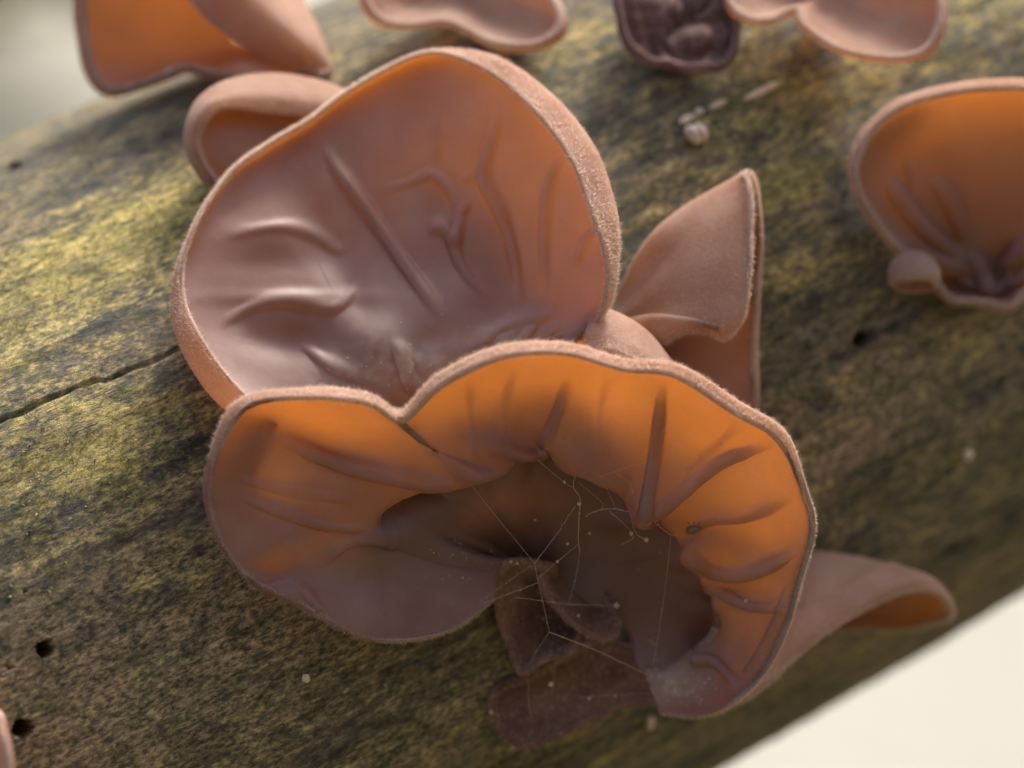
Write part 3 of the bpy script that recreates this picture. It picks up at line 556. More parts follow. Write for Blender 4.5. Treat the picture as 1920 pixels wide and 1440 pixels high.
V_C = [([(505, 822), (600, 860), (690, 888), (790, 905), (860, 905)], .17, 12, .3, (2.4, .8)), ([(440, 930), (530, 965), (610, 985), (680, 985)], .08, 8, .3, (2.0, .8)), ([(430, 895), (540, 922), (660, 935)], .05, 12, .3), ([(590, 1065), (640, 1022), (690, 1008), (740, 1018)], .12, 14, .2, (1.8, .8)),
       ([(1065, 700), (1040, 780), (1008, 856)], .13, 10, .3), ([(1243, 705), (1234, 800), (1222, 900), (1206, 980)], .20, 10, .3, (1.1, 1.0)), ([(1455, 830), (1370, 860), (1300, 905), (1215, 972)], .19, 10, .3, (.8, 1.5)), ([(965, 680), (948, 760), (950, 850)], .05, 16, .3), ([(1145, 690), (1125, 780), (1130, 890)], .045, 16, .3),
       ([(1500, 925), (1400, 968), (1330, 975), (1280, 1000)], .12, 14, .4, (.8, 1.6)), ([(1505, 1030), (1430, 1066), (1360, 1078), (1285, 1045)], .21, 11, .3, (.75, 1.7)), ([(1485, 1142), (1400, 1135), (1322, 1100)], .13, 10, .3, (.8, 1.5)), ([(1390, 1290), (1340, 1240), (1295, 1235)], .13, 10, .3), ([(1390, 790), (1330, 850), (1280, 890)], .05, 16, .3), ([(880, 700), (885, 780), (900, 880)], .05, 14, .3),
       ([(480, 1110), (545, 1095), (600, 1150)], .06, 14, .3), ([(1480, 1090), (1455, 1170), (1400, 1265)], .07, 8, .2)]
B_C = [(560, 800, 140, 40, .35, -.10), (640, 960, 120, 40, .1, .06), (560, 1010, 90, 36, -.3, .07), (510, 1085, 40, 24, .6, -.10), (540, 1110, 26, 16, .4, .07), (660, 1090, 70, 50, 0, -.08), (760, 980, 60, 36, -.6, .10), (1390, 1010, 60, 30, 0, -.08), (1380, 1105, 60, 16, 0, -.06), (1350, 1190, 60, 50, 0, -.10), (1120, 800, 50, 60, 0, -.07), (1330, 850, 50, 40, -.4, -.06), (890, 790, 60, 50, 0, -.06), (1250, 1290, 50, 30, 0, .05)]
up = lambda r: crom(np.array(r, float), 97)
bsC, in0, inn, creD, midC, silC, rimC = map(up, (bsC, in0, inn, cre, midC, silC, rimC)); ov = np.clip(up(ovh[:, None])[:, 0], 0, 1)
SCAL = [(830, 908), (850, 908), (868, 905), (888, 900), (915, 893), (940, 882), (955, 864), (972, 859), (990, 859), (1008, 855), (1020, 849), (1030, 848), (1038, 856), (1048, 868), (1066, 879), (1088, 885), (1105, 892), (1130, 903), (1155, 912), (1176, 930), (1186, 952), (1198, 974), (1210, 978), (1222, 968), (1236, 968), (1252, 980), (1268, 994), (1280, 1010), (1287, 1028), (1283, 1042), (1294, 1060), (1316, 1076), (1322, 1094), (1332, 1112), (1338, 1135), (1337, 1160), (1328, 1185), (1312, 1205), (1292, 1226)]
sc = crom(np.array(SCAL, float), 57); creD[32:89, :2] = sc
for (cx_, cy_), am in (((985, 855), .16), ((890, 897), .14), ((1090, 885), .10), ((1205, 975), .16), ((1287, 1040), .16), ((1330, 1140), .10), ((1025, 848), -.12), ((945, 880), -.10), ((1180, 940), -.08), ((1262, 990), -.10)):
    creD[:, 2] -= am * np.exp(-((creD[:, 0] - cx_) ** 2 + (creD[:, 1] - cy_) ** 2) / 26 ** 2)
dirc = creD[:, :2] - cc[:2]; dirc /= np.linalg.norm(dirc, axis=1, keepdims=True)
und = creD.copy(); und[:, :2] += dirc * (26 * ov[:, None] - 22 * (1 - ov[:, None])); und[:, 2] += .10 + .42 * ov
cre = creD; und_l = und
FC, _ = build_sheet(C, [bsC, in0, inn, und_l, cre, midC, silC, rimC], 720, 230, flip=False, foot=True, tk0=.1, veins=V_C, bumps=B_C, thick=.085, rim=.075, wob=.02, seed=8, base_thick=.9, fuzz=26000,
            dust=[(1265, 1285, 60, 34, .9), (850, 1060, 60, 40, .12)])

# --- dark small ears in the hollow's shade
L1 = thing('ear_fungus', 'small dark brown ear fungus hanging in the shade under the hollow', 'fungus', GRP)
b_ = [(1050 + 4 * i, 1120, .15) for i in range(9)]
r_ = [(1045, 1062, -.55), (950, 1060, -.78), (932, 1150, -.5), (955, 1212, -.35), (978, 1262, -.3), (1020, 1238, -.3), (1070, 1212, -.25), (1092, 1160, -.15), (1085, 1115, .0)]
build_sheet(L1, [b_, lerp_row(b_, r_, .5, .12), lerp_row(b_, r_, .92, .05), r_], 90, 40, thick=.09, rim=.10, wob=.03, wsc=3, seed=12, base_thick=.8, mats=(M_IN_DARK, M_OUT_DARK), fuzz=600)
L2 = thing('ear_fungus', 'dark brown lobed ear fungus lowest under the hollow, close to the bark', 'fungus', GRP)
b_ = [(1120 + 3 * i, 1190 + i, .55) for i in range(13)]
r_ = [(1075, 1205, .1), (1030, 1240, .0), (985, 1266, -.05), (935, 1285, -.05), (920, 1328, -.02), (942, 1372, .05), (985, 1397, .12), (1050, 1378, .2), (1110, 1348, .35), (1170, 1322, .55), (1235, 1312, .75), (1260, 1270, .85), (1240, 1220, .7)]
build_sheet(L2, [b_, lerp_row(b_, r_, .5, .1), lerp_row(b_, r_, .93, .06), r_], 130, 50, thick=.09, rim=.11, wob=.03, wsc=3, seed=13, base_thick=.8, mats=(M_IN_DARK, M_OUT_DARK), veins=[([(1105, 1215), (1090, 1290), (1030, 1370)], .05, 10, .2)], fuzz=900)
L3 = thing('ear_fungus', 'narrow folded reddish brown ear fungus deep inside the orange hollow', 'fungus', GRP)
b_ = [(1040 + 6 * i, 1050, -.1) for i in range(6)]
r_ = [(1020, 1062, -.5), (1030, 1110, -.5), (1075, 1165, -.45), (1130, 1195, -.35), (1158, 1175, -.3), (1140, 1115, -.25)]
build_sheet(L3, [b_, lerp_row(b_, r_, .55, .12), r_], 60, 30, thick=.09, rim=.10, wob=.03, wsc=3, seed=14, base_thick=.8, mats=(M_IN_DARK, M_OUT_DARK), fuzz=400)

# --- the pointed folded ear
D_ = thing('ear_fungus', 'pointed ear fungus folded like a taco, its pink felted side outward', 'fungus', GRP)
rD = [(1405, 800, .25), (1411, 740, .2), (1410, 650, .12), (1415, 560, .08), (1420, 450, .05), (1412, 355, .0), (1396, 328, -.05), (1407, 375, -.25), (1405, 480, -.5), (1391, 585, -.62), (1362, 632, -.62), (1330, 622, -.60), (1280, 622, -.65), (1240, 645, -.6)]
sD = [(1400, 800, .25), (1409, 740, .22), (1408, 650, .18), (1412, 560, .12), (1416, 450, .1), (1405, 350, .06), (1388, 333, .0), (1396, 378, -.22), (1396, 480, -.48), (1380, 580, -.66), (1352, 614, -.72), (1325, 606, -.72), (1275, 603, -.72), (1215, 625, -.62)]
mD = [(1290, 760, .30), (1300, 710, .28), (1310, 640, .30), (1320, 570, .30), (1320, 480, .30), (1290, 415, .22), (1232, 438, .0), (1290, 450, -.28), (1300, 500, -.48), (1290, 560, -.58), (1265, 590, -.60), (1240, 596, -.56), (1210, 598, -.5), (1180, 612, -.4)]
bD = [(1200, 720, .45), (1200, 700, .45), (1200, 680, .45), (1195, 665, .45), (1185, 650, .42), (1165, 620, .38), (1146, 590, .28), (1160, 596, .0), (1165, 600, -.1), (1166, 604, -.1), (1166, 607, -.05), (1164, 610, .0), (1160, 612, .1), (1155, 615, .15)]
build_sheet(D_, [bD, mD, sD, rD], 170, 70, flip=True, thick=.09, rim=.09, wob=.015, seed=16, base_thick=.05, fuzz=5000)

# --- the small ear with a rolled top lip
B_ = thing('ear_fungus', 'small ear fungus with a rolled pink top lip, tucked beside the large round one', 'fungus', GRP)
sB = [(470, 400, .55), (395, 345, .40), (361, 290, .35), (357, 245, .40), (378, 193, .55), (425, 158, .75), (490, 144, .95), (560, 148, 1.1), (640, 172, 1.2), (720, 230, 1.2)]
rB = [(470, 390, .45), (403, 336, .30), (372, 288, .2), (371, 250, .2), (400, 205, .22), (440, 197, .35), (500, 206, .5), (565, 213, .65), (640, 232, .8), (700, 270, .9)]
bB = [(560 + 5 * i, 350 - 3 * i, .85) for i in range(10)]
mB = lerp_row(bB, sB, .62, -.02); mB[4:8, 2] += .02
m2 = lerp_row(sB, rB, .5, -.2); m2[:, 1] += [0, 0, 0, 0, 0, 3, 4, 4, 4, 4]
build_sheet(B_, [bB, mB, sB, m2, rB], 120, 60, thick=.09, rim=.09, wob=.012, seed=17, base_thick=.1, fuzz=2500)

# --- the broad ear at the right
E_ = thing('ear_fungus', 'broad ear fungus with puckered folds at its foot, above a small round bud', 'fungus', GRP)
sE = [(1870, 572, 1.55), (1800, 556, 1.55), (1742, 525, 1.5), (1690, 478, 1.1), (1638, 415, .9), (1603, 350, .7), (1603, 295, .6), (1632, 240, .55), (1690, 192, .5), (1770, 168, .55), (1850, 158, .6), (1935, 160, .7), (2010, 190, .85), (2065, 255, 1.1), (2080, 340, 1.4), (2050, 430, 1.6), (1990, 500, 1.7), (1925, 550, 1.65)]
rE = [(1869, 566, 1.45), (1801, 550, 1.45), (1745, 519, 1.4), (1694, 473, .98), (1643, 412, .78), (1609, 349, .56), (1609, 297, .45), (1637, 245, .40), (1693, 198, .35), (1771, 175, .4), (1850, 166, .45), (1933, 168, .55), (2005, 198, .7), (2057, 260, .95), (2070, 340, 1.25), (2042, 426, 1.5), (1984, 494, 1.6), (1921, 543, 1.55)]
cE = np.array([(1862, 508, 1.78)] * 18, float) + np.array([[9 * math.cos(t), 6 * math.sin(t), 0] for t in np.linspace(1.57, 1.57 + 6.28, 19)[:-1]])
mE = lerp_row(cE, sE, .5, -.12, .35); m3 = lerp_row(cE, sE, .8, .05, .75)
build_sheet(E_, [cE, mE, m3, sE, rE], 220, 90, closed=True, thick=.10, rim=.10, wob=.03, seed=18, base_thick=.75, fuzz=4000,
            veins=[([(1650, 330), (1720, 420), (1800, 490)], .22, 15, .2), ([(1745, 330), (1790, 400), (1810, 470)], .22, 15, .2), ([(1690, 290), (1720, 360)], .12, 14, .3), ([(1810, 470), (1840, 520), (1850, 560)], .24, 13, .2), ([(1920, 440), (1890, 490), (1860, 510)], .24, 13, .2), ([(1880, 545), (1900, 500), (1930, 450)], .2, 12, .2)],
            bumps=[(1800, 535, 30, 22, 0, -.14), (1885, 530, 18, 40, 0, -.16), (1780, 300, 60, 60, 0, -.05)])

# --- ears along the top edge of the picture
G_ = thing('ear_fungus', 'ear fungus at the log\'s crest, thin amber side open and one flap folded over', 'fungus', GRP)
sG = [(606, 138, 1.9), (500, 149, 2.0), (410, 142, 2.1), (345, 130, 2.2), (285, 153, 2.3), (212, 172, 2.45), (174, 138, 2.55), (157, 70, 2.6), (149, 0, 2.65), (160, -90, 2.7), (260, -140, 2.9), (400, -135, 2.8), (515, -60, 2.5), (585, 45, 2.2), (614, 118, 1.95)]
rG = [(600, 136, 1.8), (500, 144, 1.85), (410, 136, 1.95), (345, 124, 2.05), (285, 147, 2.15), (214, 166, 2.3), (180, 135, 2.4), (164, 70, 2.45), (157, 0, 2.5), (170, -80, 2.5), (250, -110, 2.4), (325, -45, 1.8), (392, 32, 1.6), (480, 92, 1.6), (590, 136, 1.7)]
cG = np.array([(470, 60, 3.0)] * 15, float) + np.array([[40 * math.cos(t), -30 * math.sin(t), 0] for t in np.linspace(-.3, -.3 - 6.28, 16)[:-1]]); cG[:, 2] = np.linspace(2.9, 3.2, 15)
mG = lerp_row(cG, sG, .55, .05, .35); m2 = lerp_row(sG, rG, .5, -.05); m2[11:14, 2] -= .45; m2[11:14, 0] += 20
build_sheet(G_, [cG, mG, sG, m2, rG], 180, 80, closed=True, thick=.08, rim=.09, wob=.02, seed=19, base_thick=.0, fuzz=1500)
H_ = thing('ear_fungus', 'wavy brown ear fungus on the log\'s crest with its drooping lower lip', 'fungus', GRP)
sH = [(682, -10, 1.9), (705, 36, 1.85), (760, 50, 1.8), (830, 42, 1.85), (880, 60, 1.75), (930, 85, 1.6), (1000, 90, 1.5), (1045, 70, 1.5), (1057, 38, 1.6), (1036, -10, 1.8), (980, -80, 2.2), (860, -130, 2.6), (740, -90, 2.4)]
cH = np.array([(860, -35, 2.65)] * 13, float) + np.array([[7 * math.cos(t), 4 * math.sin(t), 0] for t in np.linspace(2.9, 2.9 - 6.28, 14)[:-1]])
rH = np.array(sH); rH[:, :2] += (np.array([862, 0]) - rH[:, :2]) * .04; rH[:, 2] -= .12
build_sheet(H_, [cH, lerp_row(cH, sH, .5, .05, .4), lerp_row(cH, sH, .85, .0, .82), sH, rH], 150, 60, closed=True, thick=.10, rim=.12, wob=.03, seed=20, base_thick=.3, fuzz=1000,
            veins=[([(930, 0), (960, 30), (1010, 55)], -.07, 22, .3), ([(760, 10), (830, 10), (900, 30)], .05, 20, .3)])
I_ = thing('ear_fungus', 'shrivelled dark purple ear fungus, dried and crumpled on the log', 'fungus', GRP)
sI = [(1148, -20, 1.5), (1158, 50, 1.45), (1178, 92, 1.4), (1212, 123, 1.35), (1262, 133, 1.3), (1325, 136, 1.3), (1372, 123, 1.35), (1387, 75, 1.45), (1378, 10, 1.6), (1360, -60, 1.9), (1250, -90, 2.1), (1165, -70, 1.8)]
cI = np.array([(1262, 30, 1.95)] * 12, float) + np.array([[4 * math.cos(t), 3 * math.sin(t), 0] for t in np.linspace(3.4, 3.4 - 6.28, 13)[:-1]])
rI = np.array(sI); rI[:, :2] += (np.array([1268, 40]) - rI[:, :2]) * .05; rI[:, 2] -= .10
build_sheet(I_, [cI, lerp_row(cI, sI, .5, .0, .5), lerp_row(cI, sI, .85, .1, .9), sI, rI], 160, 80, closed=True, mats=(M_IN_DRY, M_OUT_DRY), thick=.08, rim=.07, wob=.07, wsc=3.0, seed=21, base_thick=.6,
            veins=[([(1300, 45), (1255, 65), (1240, 85), (1262, 118), (1280, 132)], .22, 11, .15), ([(1300, 45), (1335, 10), (1345, -30)], .2, 13, .2), ([(1310, 120), (1345, 98)], .12, 9, .3), ([(1360, 20), (1372, 70), (1360, 110)], .12, 12, .2), ([(1190, 0), (1205, 60), (1235, 115)], .12, 16, .2)],
            bumps=[(1310, 80, 35, 20, -.3, -.16), (1240, 20, 20, 40, .4, -.18)], wr=(.08, 5.0), vh=1.7)
J_ = thing('ear_fungus', 'two-lobed ear fungus on the crest beside the shrivelled dark one', 'fungus', GRP)
sJ = [(1365, 10, 1.5), (1395, 36, 1.4), (1440, 40, 1.35), (1488, 18, 1.45), (1508, 52, 1.25), (1575, 94, 1.05), (1675, 113, 1.0), (1740, 98, 1.0), (1768, 48, 1.1), (1762, -20, 1.3), (1700, -100, 1.8), (1550, -130, 2.2), (1420, -90, 2.1), (1370, -40, 1.8)]
cJ = np.array([(1560, -10, 2.2)] * 14, float) + np.array([[7 * math.cos(t), 4 * math.sin(t), 0] for t in np.linspace(3.0, 3.0 - 6.28, 15)[:-1]])
rJ = np.array(sJ); rJ[:, :2] += (np.array([1565, 0]) - rJ[:, :2]) * .035; rJ[:, 2] -= .12
build_sheet(J_, [cJ, lerp_row(cJ, sJ, .5, .0, .4), lerp_row(cJ, sJ, .85, .0, .82), sJ, rJ], 160, 60, closed=True, thick=.09, rim=.11, wob=.02, seed=22, base_thick=.2, fuzz=1200, veins=[([(1492, 15), (1530, -5), (1560, -15)], .15, 16, .2), ([(1600, 20), (1680, 50)], .05, 26, .3)])

# --- the drooping ear behind the flared one, at the right
K_ = thing('ear_fungus', 'drooping ear fungus seen on its pale felted back, beside the log\'s underside', 'fungus', GRP)
rK = [(1330, 1340, -.15), (1390, 1312, -.1), (1440, 1278, .0), (1500, 1222, .15), (1560, 1175, .35), (1620, 1140, .6), (1680, 1113, .85), (1735, 1102, 1.1), (1768, 1118, 1.4), (1781, 1150, 1.8), (1755, 1163, 2.2), (1690, 1176, 2.6), (1600, 1176, 2.8), (1530, 1190, 2.9)]
sK = [(1335, 1336, .0), (1395, 1300, .05), (1442, 1262, .1), (1500, 1205, .2), (1562, 1155, .4), (1625, 1118, .6), (1685, 1090, .85), (1735, 1082, 1.15), (1772, 1110, 1.5), (1785, 1148, 1.9), (1758, 1158, 2.3), (1690, 1170, 2.65), (1605, 1168, 2.85), (1535, 1180, 2.95)]
mK = [(1350, 1290, .8), (1400, 1245, .75), (1440, 1200, .7), (1490, 1140, .7), (1540, 1095, .8), (1600, 1072, 1.0), (1650, 1062, 1.3), (1695, 1068, 1.65), (1735, 1088, 2.0), (1742, 1112, 2.3), (1700, 1130, 2.6), (1640, 1140, 2.8), (1580, 1140, 2.9), (1530, 1150, 3.0)]
bK = [(1420, 1180, 1.6), (1430, 1150, 1.5), (1440, 1120, 1.4), (1455, 1085, 1.35), (1480, 1050, 1.4), (1530, 1040, 1.5), (1570, 1045, 1.7), (1600, 1052, 1.95), (1610, 1062, 2.2), (1605, 1075, 2.4), (1590, 1085, 2.6), (1570, 1095, 2.75), (1550, 1100, 2.9), (1520, 1100, 3.0)]
bK0 = [(p[0] * .5 + 1480 * .5, p[1] * .5 + 1120 * .5, 2.2) for p in bK]
build_sheet(K_, [bK0, bK, mK, sK, rK], 180, 70, flip=False, thick=.09, rim=.10, wob=.02, seed=24, base_thick=.25, fuzz=4500, bumps=[(1560, 1110, 90, 12, -.5, .05), (1600, 1095, 90, 10, -.4, -.05)])

# --- the ear cut by the left edge of the picture
M__ = thing('ear_fungus', 'ear fungus with a pink rim beside the borer holes, its body mostly hidden', 'fungus', GRP)
sM = [(-10, 1335, -3.2), (8, 1375, -3.35), (19, 1420, -3.4), (20, 1480, -3.4), (0, 1560, -3.3), (-60, 1620, -3.2), (-160, 1600, -3.3), (-220, 1500, -3.4), (-200, 1390, -3.4), (-110, 1320, -3.2)]
cM = np.array([(-90, 1460, -2.72)] * 10, float) + np.array([[5 * math.cos(t), 5 * math.sin(t), 0] for t in np.linspace(-.9, -.9 + 6.28, 11)[:-1]])
rM = np.array(sM); rM[:, :2] += (np.array([-100, 1470]) - rM[:, :2]) * .05; rM[:, 2] -= .1
build_sheet(M__, [cM, lerp_row(cM, sM, .5, .0, .3), lerp_row(cM, sM, .85, 0, .75), sM, rM], 110, 50, closed=True, flip=True, thick=.10, rim=.11, wob=.02, seed=26, base_thick=.4, fuzz=1200)

# --- the round bud under the broad ear: a little cup opening downwards
F_ = thing('fungus_bud', 'small round pink bud with a hollow underside, below the broad ear fungus', 'fungus bud', 'fungus buds')
def cup(par, cx, cy, d, rx, ry, tilt, mats, seed, nu=48, hollow=.62):
    prof = [(0.0, 1.0), (.35, .94), (.68, .72), (.92, .36), (1.0, -.02), (.96, -.34), (.84, -.5), (.74, -.52), (.66, -.4), (.55, -.1), (.35, .12), (0.0, .2)]
    pr = crom(np.array(prof), 36); pr[:, 0] = np.maximum(pr[:, 0], 0.0)
    ax = np.array([0, math.cos(tilt), math.sin(tilt)]); e1 = np.array([1.0, 0, 0]); e2 = np.cross(ax, e1)
    t = np.linspace(0, 2 * math.pi, nu, endpoint=False); s = WIDTH * 100 / 1920
    cen = np.array([(cx - 960) * s, (720 - cy) * s, 0]) * (1 + d / (DIST * 100)); cen[2] = d
    g = pr[:, None, 0, None] * (np.cos(t)[None, :, None] * e1 * rx + np.sin(t)[None, :, None] * e2 * rx) * s + pr[:, None, 1, None] * ax * ry * s
    g = g * (1 + .07 * wobble(g * 6, 1.2, seed, 2))[..., None]
    G = lw(cen + g); spl = 24
    mesh_obj('felted_back', G[:spl + 1].reshape(-1, 3), grid_faces(spl + 1, nu, True, False), mats[1], par, attrs={'thick': np.full((spl + 1) * nu, .5)})
    mesh_obj('lining', G[spl:].reshape(-1, 3), grid_faces(len(G) - spl, nu, True, False), mats[0], par, attrs={'thick': np.full((len(G) - spl) * nu, .7), 'dust': np.zeros((len(G) - spl) * nu)})
cup(F_, 1714, 515, .95, 50, 50, 0.30, (M_IN, M_OUT), 31)

# pale scraps and crumbs lying on the log
M_PALE = plain('pale_bud', (0.62, 0.47, 0.40), 0.6, 0.2, 500); M_BRN = plain('brown_scrap', (0.16, 0.10, 0.08), 0.7, 0.3, 600); M_CRUMB = plain('crumb', (0.66, 0.52, 0.36), 0.8, 0.35, 900)
def lump(name, cx, cy, r, sq, mat, label, cat, group, seed, lift=.35, cleft=0.0):
    a, t, d = log_coords(cx, cy); n = np.cos(t) * E1 + np.sin(t) * E2; s = WIDTH * 100 / 1920
    ph, ps = np.meshgrid(np.linspace(0.02, math.pi - .02, 18), np.linspace(0, 2 * math.pi, 28, endpoint=False), indexing='ij')
    u = np.stack([np.sin(ph) * np.cos(ps), np.sin(ph) * np.sin(ps), np.cos(ph)], -1)
    rr = r * s * (1 + .16 * wobble(u * 2.0, 1.6, seed, 2) - cleft * np.exp(-(u[..., 0] / .22) ** 2) * np.clip(u[..., 2] + .4, 0, 1))
    L = LC + a * LA + n * (LR * (1 - LK * a) + r * s * lift)
    t1 = np.cross(n, LA); p = u * rr[..., None]; p = p[..., :1] * (LA * sq[0]) + p[..., 1:2] * (t1 * sq[1]) + p[..., 2:3] * n * sq[2]
    o = mesh_obj(name, lw(L + p).reshape(-1, 3), grid_faces(18, 28, True, False), mat); o['label'] = label; o['category'] = cat
    if group: o['group'] = group
    return o
lump('fungus_bud', 1303, 256, 23, (1, 1.0, .9), M_PALE, 'tiny pale cleft bud on the bark below the shrivelled fungus', 'fungus bud', 'fungus buds', 3, .5, .45)
lump('bark_scrap', 1310, 212, 9, (1, .9, .8), M_PALE, 'pale crumb on the bark just above the cleft bud', 'crumb', None, 4, .5)
lump('bark_scrap', 1288, 226, 13, (1.5, .6, .4), M_CRUMB, 'yellowish flake against the cleft bud', 'flake', None, 5, .4)
lump('bark_scrap', 1345, 198, 10, (2.0, .5, .4), M_CRUMB, 'thin tan flake trailing from the cleft bud', 'flake', None, 6, .4)
lump('bark_scrap', 31, 311, 13, (1, .8, .7), M_BRN, 'small brown lump alone on the log near its upper edge', 'crumb', None, 7, .4)
lump('bark_scrap', 571, 1270, 9, (.8, 1.1, .6), M_CRUMB, 'cream flake on the dark bark below the orange fungus', 'flake', None, 8, .5)
lump('bark_scrap', 1810, 850, 12, (1, 1.2, .6), M_CRUMB, 'tan crumb on the log right of the flared fungus', 'crumb', None, 9, .5)
lump('bark_scrap', 1215, 1330 + 20, 14, (.6, 1.5, .5), M_CRUMB, 'tan upright chip on the bark under the flared fungus', 'chip', None, 10, .5)
lump('bark_scrap', 1430, 172, 14, (3.2, .5, .4), M_CRUMB, 'pale sliver of wood lying along the grain of the log', 'wood sliver', None, 11, .4)

# crumbs: fine pale grit scattered over bark, too many to tell apart
def grit(name, P, rmin, rmax, mat, label, cat, seed):
    rg = np.random.default_rng(seed); oc = np.array([(1, 0, 0), (-1, 0, 0), (0, 1, 0), (0, -1, 0), (0, 0, 1), (0, 0, -1)], float)
    of = np.array([(0, 2, 4), (2, 1, 4), (1, 3, 4), (3, 0, 4), (2, 0, 5), (1, 2, 5), (3, 1, 5), (0, 3, 5)])
    vs, fs = [], []
    for i, p in enumerate(P):
        r = rmin * (rmax / rmin) ** rg.random(); vs.append(p + oc * r * (0.6 + .8 * rg.random((6, 3)))); fs.append(of + 6 * i)
    o = mesh_obj(name, np.concatenate(vs), np.concatenate(fs), mat, smooth=False); o['kind'] = 'stuff'; o['label'] = label; o['category'] = cat; return o
sel = rng.choice(nA * nT, 420, p=(vis / vis.sum()).ravel()); grit('grit', V.reshape(-1, 3)[sel], .00006, .00022, M_CRUMB, 'fine pale grit scattered over the bark', 'grit', 41)

# ------------------------------------------------------------------ cobweb across the hollow of the flared ear
M_SILK = plain('spider_silk', (0.72, 0.56, 0.42), 0.5, 0.15, 900, 0.5, trans=(0.8, 0.6, 0.45))
web = thing('cobweb', 'dusty torn cobweb stretched across the dark hollow of the flared fungus', 'cobweb')
def tube(P, r, name='thread', par=web, mat=M_SILK, k=5):
    P = np.asarray(P); n = len(P); t = np.gradient(P, axis=0); t /= np.linalg.norm(t, axis=1, keepdims=True) + 1e-12
    a = np.cross(t, FWD + .01 * UP); a /= np.linalg.norm(a, axis=1, keepdims=True) + 1e-12; b = np.cross(t, a)
    an = np.linspace(0, 2 * math.pi, k, endpoint=False); rr = np.asarray(r) * np.ones(n)
    g = P[:, None] + rr[:, None, None] * (np.cos(an)[None, :, None] * a[:, None] + np.sin(an)[None, :, None] * b[:, None])
    return mesh_obj(name, g.reshape(-1, 3), grid_faces(n, k, True, False), mat, par)
TH = [([(876, 900, -2.0), (930, 968, -1.6), (1002, 1056, -1.4)], .9, 0), ([(1002, 1056, -1.4), (1008, 1085, -1.38), (1030, 1185, -1.2)], 1.0, .3), ([(1030, 1185, -1.2), (1130, 1225, -.9), (1212, 1265, -.5)], 1.9, .8), ([(1030, 1185, -1.2), (1008, 1218, -1.0), (990, 1250, -.8)], 1.0, .2),
      ([(990, 1260, -.8), (992, 1320, -.7), (996, 1345, -.6)], .8, 0), ([(1002, 1056, -1.4), (1045, 1000, -1.3), (1078, 950, -1.3)], 1.1, 1), ([(1002, 858, -1.85), (1056, 903, -1.7), (1075, 915, -1.6)], 1.0, .2), ([(1083, 880, -1.75), (1075, 912, -1.6), (1088, 935, -1.5), (1086, 965, -1.4), (1084, 1010, -1.3), (1087, 1035, -1.2)], 2.0, .6),
      ([(1087, 1035, -1.2), (1080, 1080, -1.0), (1066, 1135, -.8)], .9, .2), ([(1098, 968, -1.3), (1118, 958, -1.35), (1150, 954, -1.4), (1180, 960, -1.4)], 2.0, 1.2), ([(1180, 960, -1.4), (1192, 998, -1.3), (1210, 1012, -1.2)], 2.0, .5), ([(1133, 905, -1.6), (1155, 955, -1.4)], 1.0, .4), ([(1143, 958, -1.4), (1187, 1003, -1.3), (1165, 1022, -1.2)], 1.2, .3),
      ([(1218, 972, -1.6), (1243, 992, -1.5), (1258, 1003, -1.4), (1268, 1003, -1.35)], 1.5, 1.2), ([(1258, 1003, -1.4), (1250, 1080, -1.0), (1236, 1180, -.7), (1226, 1240, -.5)], .9, .35), ([(905, 1132, -1.2), (950, 1115, -1.25), (1008, 1093, -1.35)], 1.3, 1), ([(1008, 1085, -1.38), (1046, 1052, -1.3), (1085, 1020, -1.2)], 1.0, .8),
      ([(965, 1120, -1.3), (1030, 1128, -1.1), (1070, 1133, -.9), (1155, 1135, -.6)], 1.0, .9), ([(1128, 893, -1.7), (1165, 880, -1.75), (1215, 866, -1.8)], .9, .3), ([(1085, 905, -1.6), (1128, 942, -1.5), (1126, 958, -1.4)], .8, .4), ([(900, 1128, -1.2), (960, 1085, -1.3), (1000, 1058, -1.4)], .7, .6), ([(1238, 815, -2.2), (1255, 795, -2.3)], .7, .3), ([(1335, 815, -2.1), (1355, 833, -2.05), (1378, 848, -2.0)], .9, .5), ([(1085, 1308, -.3), (1150, 1303, -.1), (1225, 1300, -.2)], .9, .9),
      ([(1150, 885, -1.7), (1180, 905, -1.65), (1190, 935, -1.6)], .9, 1.2), ([(1505, 905, -1.75), (1545, 970, -.5), (1590, 1050, .9)], .45, 0), ([(1043, 1235, -.6), (1035, 1300, -.4)], .7, .2)]
beads = []
for P, wd, bd in TH:
    q = crom(np.array(P, float), max(8, 12 * len(P))); p = pts(q); p = p + .00003 * rng.normal(size=p.shape) * min(1, bd)
    tube(p, 0.000023 * wd * (1 + .35 * bd * (rng.random(len(p)) - .4)))
    L = np.linalg.norm(np.diff(p, axis=0), axis=1).sum(); nbd = int(L / .00045 * bd)
    for _ in range(nbd):
        i = rng.integers(0, len(p)); beads.append(p[i] + .00003 * rng.normal(size=3))
extra_b = [(1045, 1053, -1.3, 3.2), (1156, 1135, -.6, 6), (1212, 1012, -1.2, 5), (1033, 1283, -.5, 5.5), (921, 1335, -.15, 5), (1086, 945, -1.5, 4), (1064, 1020, -1.2, 3), (958, 1053, -1.3, 3), (970, 1057, -1.3, 3.2), (1105, 1000, -1.1, 3), (1003, 975, -1, 3), (1352, 833, -2.06, 3.2), (1398, 1127, -1.1, 4), (1085, 1155, -.6, 3.2), (1184, 1000, -1.3, 4.5), (1058, 904, -1.7, 3.4), (1105, 1310, -.3, 3.5), (1153, 1305, -.15, 3)]
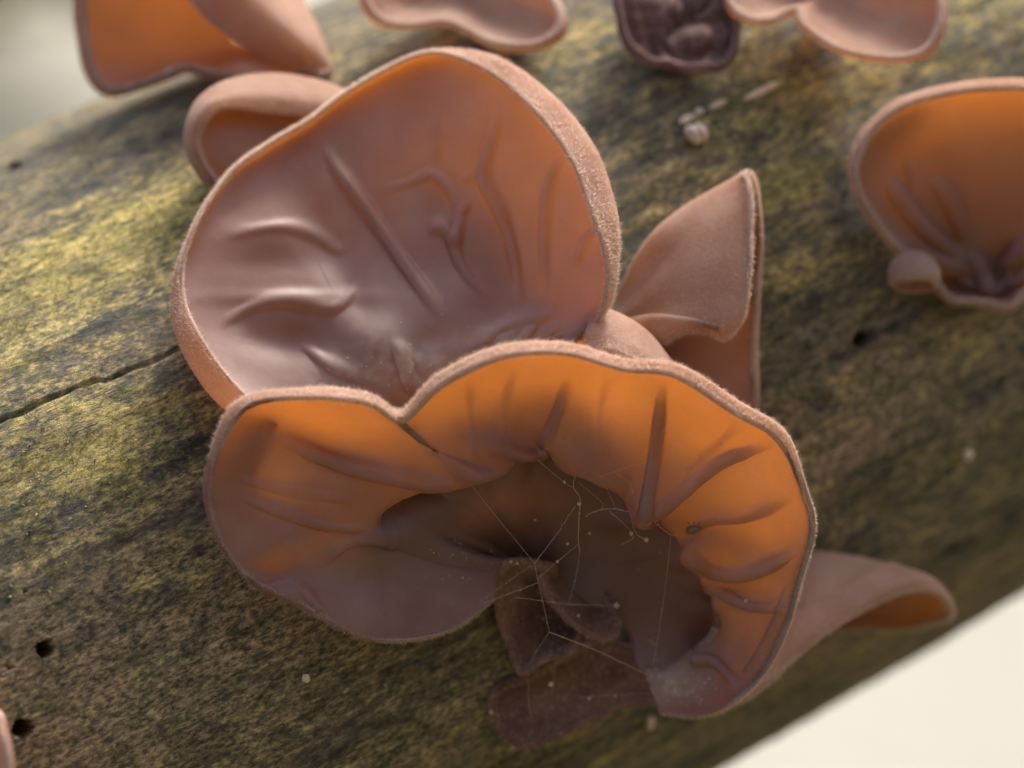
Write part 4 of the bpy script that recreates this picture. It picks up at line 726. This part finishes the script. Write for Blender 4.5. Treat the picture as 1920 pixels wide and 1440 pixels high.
def icos(P, R, name, par):
    u = []
    for a in np.linspace(0.25, math.pi - .25, 5): u += [(math.sin(a) * math.cos(b), math.sin(a) * math.sin(b), math.cos(a)) for b in np.linspace(0, 2 * math.pi, 7)[:-1]]
    u = np.array(u); f = grid_faces(5, 6, True, False); vs, fs = [], []
    for i, (p, r) in enumerate(zip(P, R)): vs.append(p + u * r * (0.8 + .4 * rng.random((len(u), 1)))); fs.append(f + len(u) * i)
    o = mesh_obj(name, np.concatenate(vs), np.concatenate(fs), M_SILK, par); o['kind'] = 'stuff'; return o
icos(beads + [p for p in pts(np.array([b[:3] for b in extra_b]))], list(.00005 * (.6 + 1.1 * rng.random(len(beads)) ** 2)) + [b[3] * .000062 for b in extra_b], 'dust_bead', web)

# pale spore powder caught on the flared ear's lowest lobe, and a mite crossing its lining
def on_ear(Fg, x, y):
    f = flat(Fg.reshape(-1, 3)); i = np.argmin((f[:, 0] - x) ** 2 + (f[:, 1] - y) ** 2 + np.where(f[:, 2] > .6, 1e6, 0)); return Fg.reshape(-1, 3)[i]
pw = []
for x, y, n, sx, sy in ((1232, 1262, 45, 12, 26), (1272, 1290, 170, 30, 16), (1225, 1215, 12, 8, 40), (1250, 1120, 9, 30, 40), (855, 1058, 40, 40, 22), (790, 690, 45, 60, 45), (720, 700, 20, 40, 40)):
    for _ in range(n): pw.append(on_ear(FA if y < 800 else FC, x + rng.normal() * sx, y + rng.normal() * sy) - FWD * .00004)
grit('powder', pw, .00004, .00015, M_CRUMB, 'pale spore powder dusted on the flared fungus lining', 'powder', 43)
mite = thing('mite', 'tiny grey insect walking on the orange lining of the flared fungus', 'insect')
M_MITE = plain('mite_shell', (.17, .12, .08), .4, .3, 3000)
mc = on_ear(FC, 1297, 993) - FWD * .00035
for (dx, dz, r, nm) in ((0, 0, .00062, 'abdomen'), (.0007, .0001, .00036, 'head')):
    ph, ps = np.meshgrid(np.linspace(.05, math.pi - .05, 12), np.linspace(0, 2 * math.pi, 16, endpoint=False), indexing='ij')
    uu = np.stack([np.cos(ph) * 1.35, np.sin(ph) * np.cos(ps) * .8, np.sin(ph) * np.sin(ps) * .8], -1) * r
    hd = mesh_obj(nm, (mc + np.array([dx, 0, dz]) + uu).reshape(-1, 3), grid_faces(12, 16, True, False), M_MITE, mite)
for i in range(3):
    for sd_ in (-1, 1):
        b0 = mc + np.array([-.0003 + .0004 * i, 0, 0]); tube([b0, b0 + np.array([.0001 * (i - 1), -.0001, .0006 * sd_]), b0 + np.array([.0003 * (i - 1), .0003, .0009 * sd_])], .00005, 'leg', mite, M_MITE)
for sd_ in (-1, 1):
    b0 = mc + np.array([.001, 0, .0002]); tube([b0, b0 + np.array([.0004, -.0001, .0003 * sd_]), b0 + np.array([.0009, -.0001, .0004 * sd_])], .00003, 'antenna', hd, M_MITE)
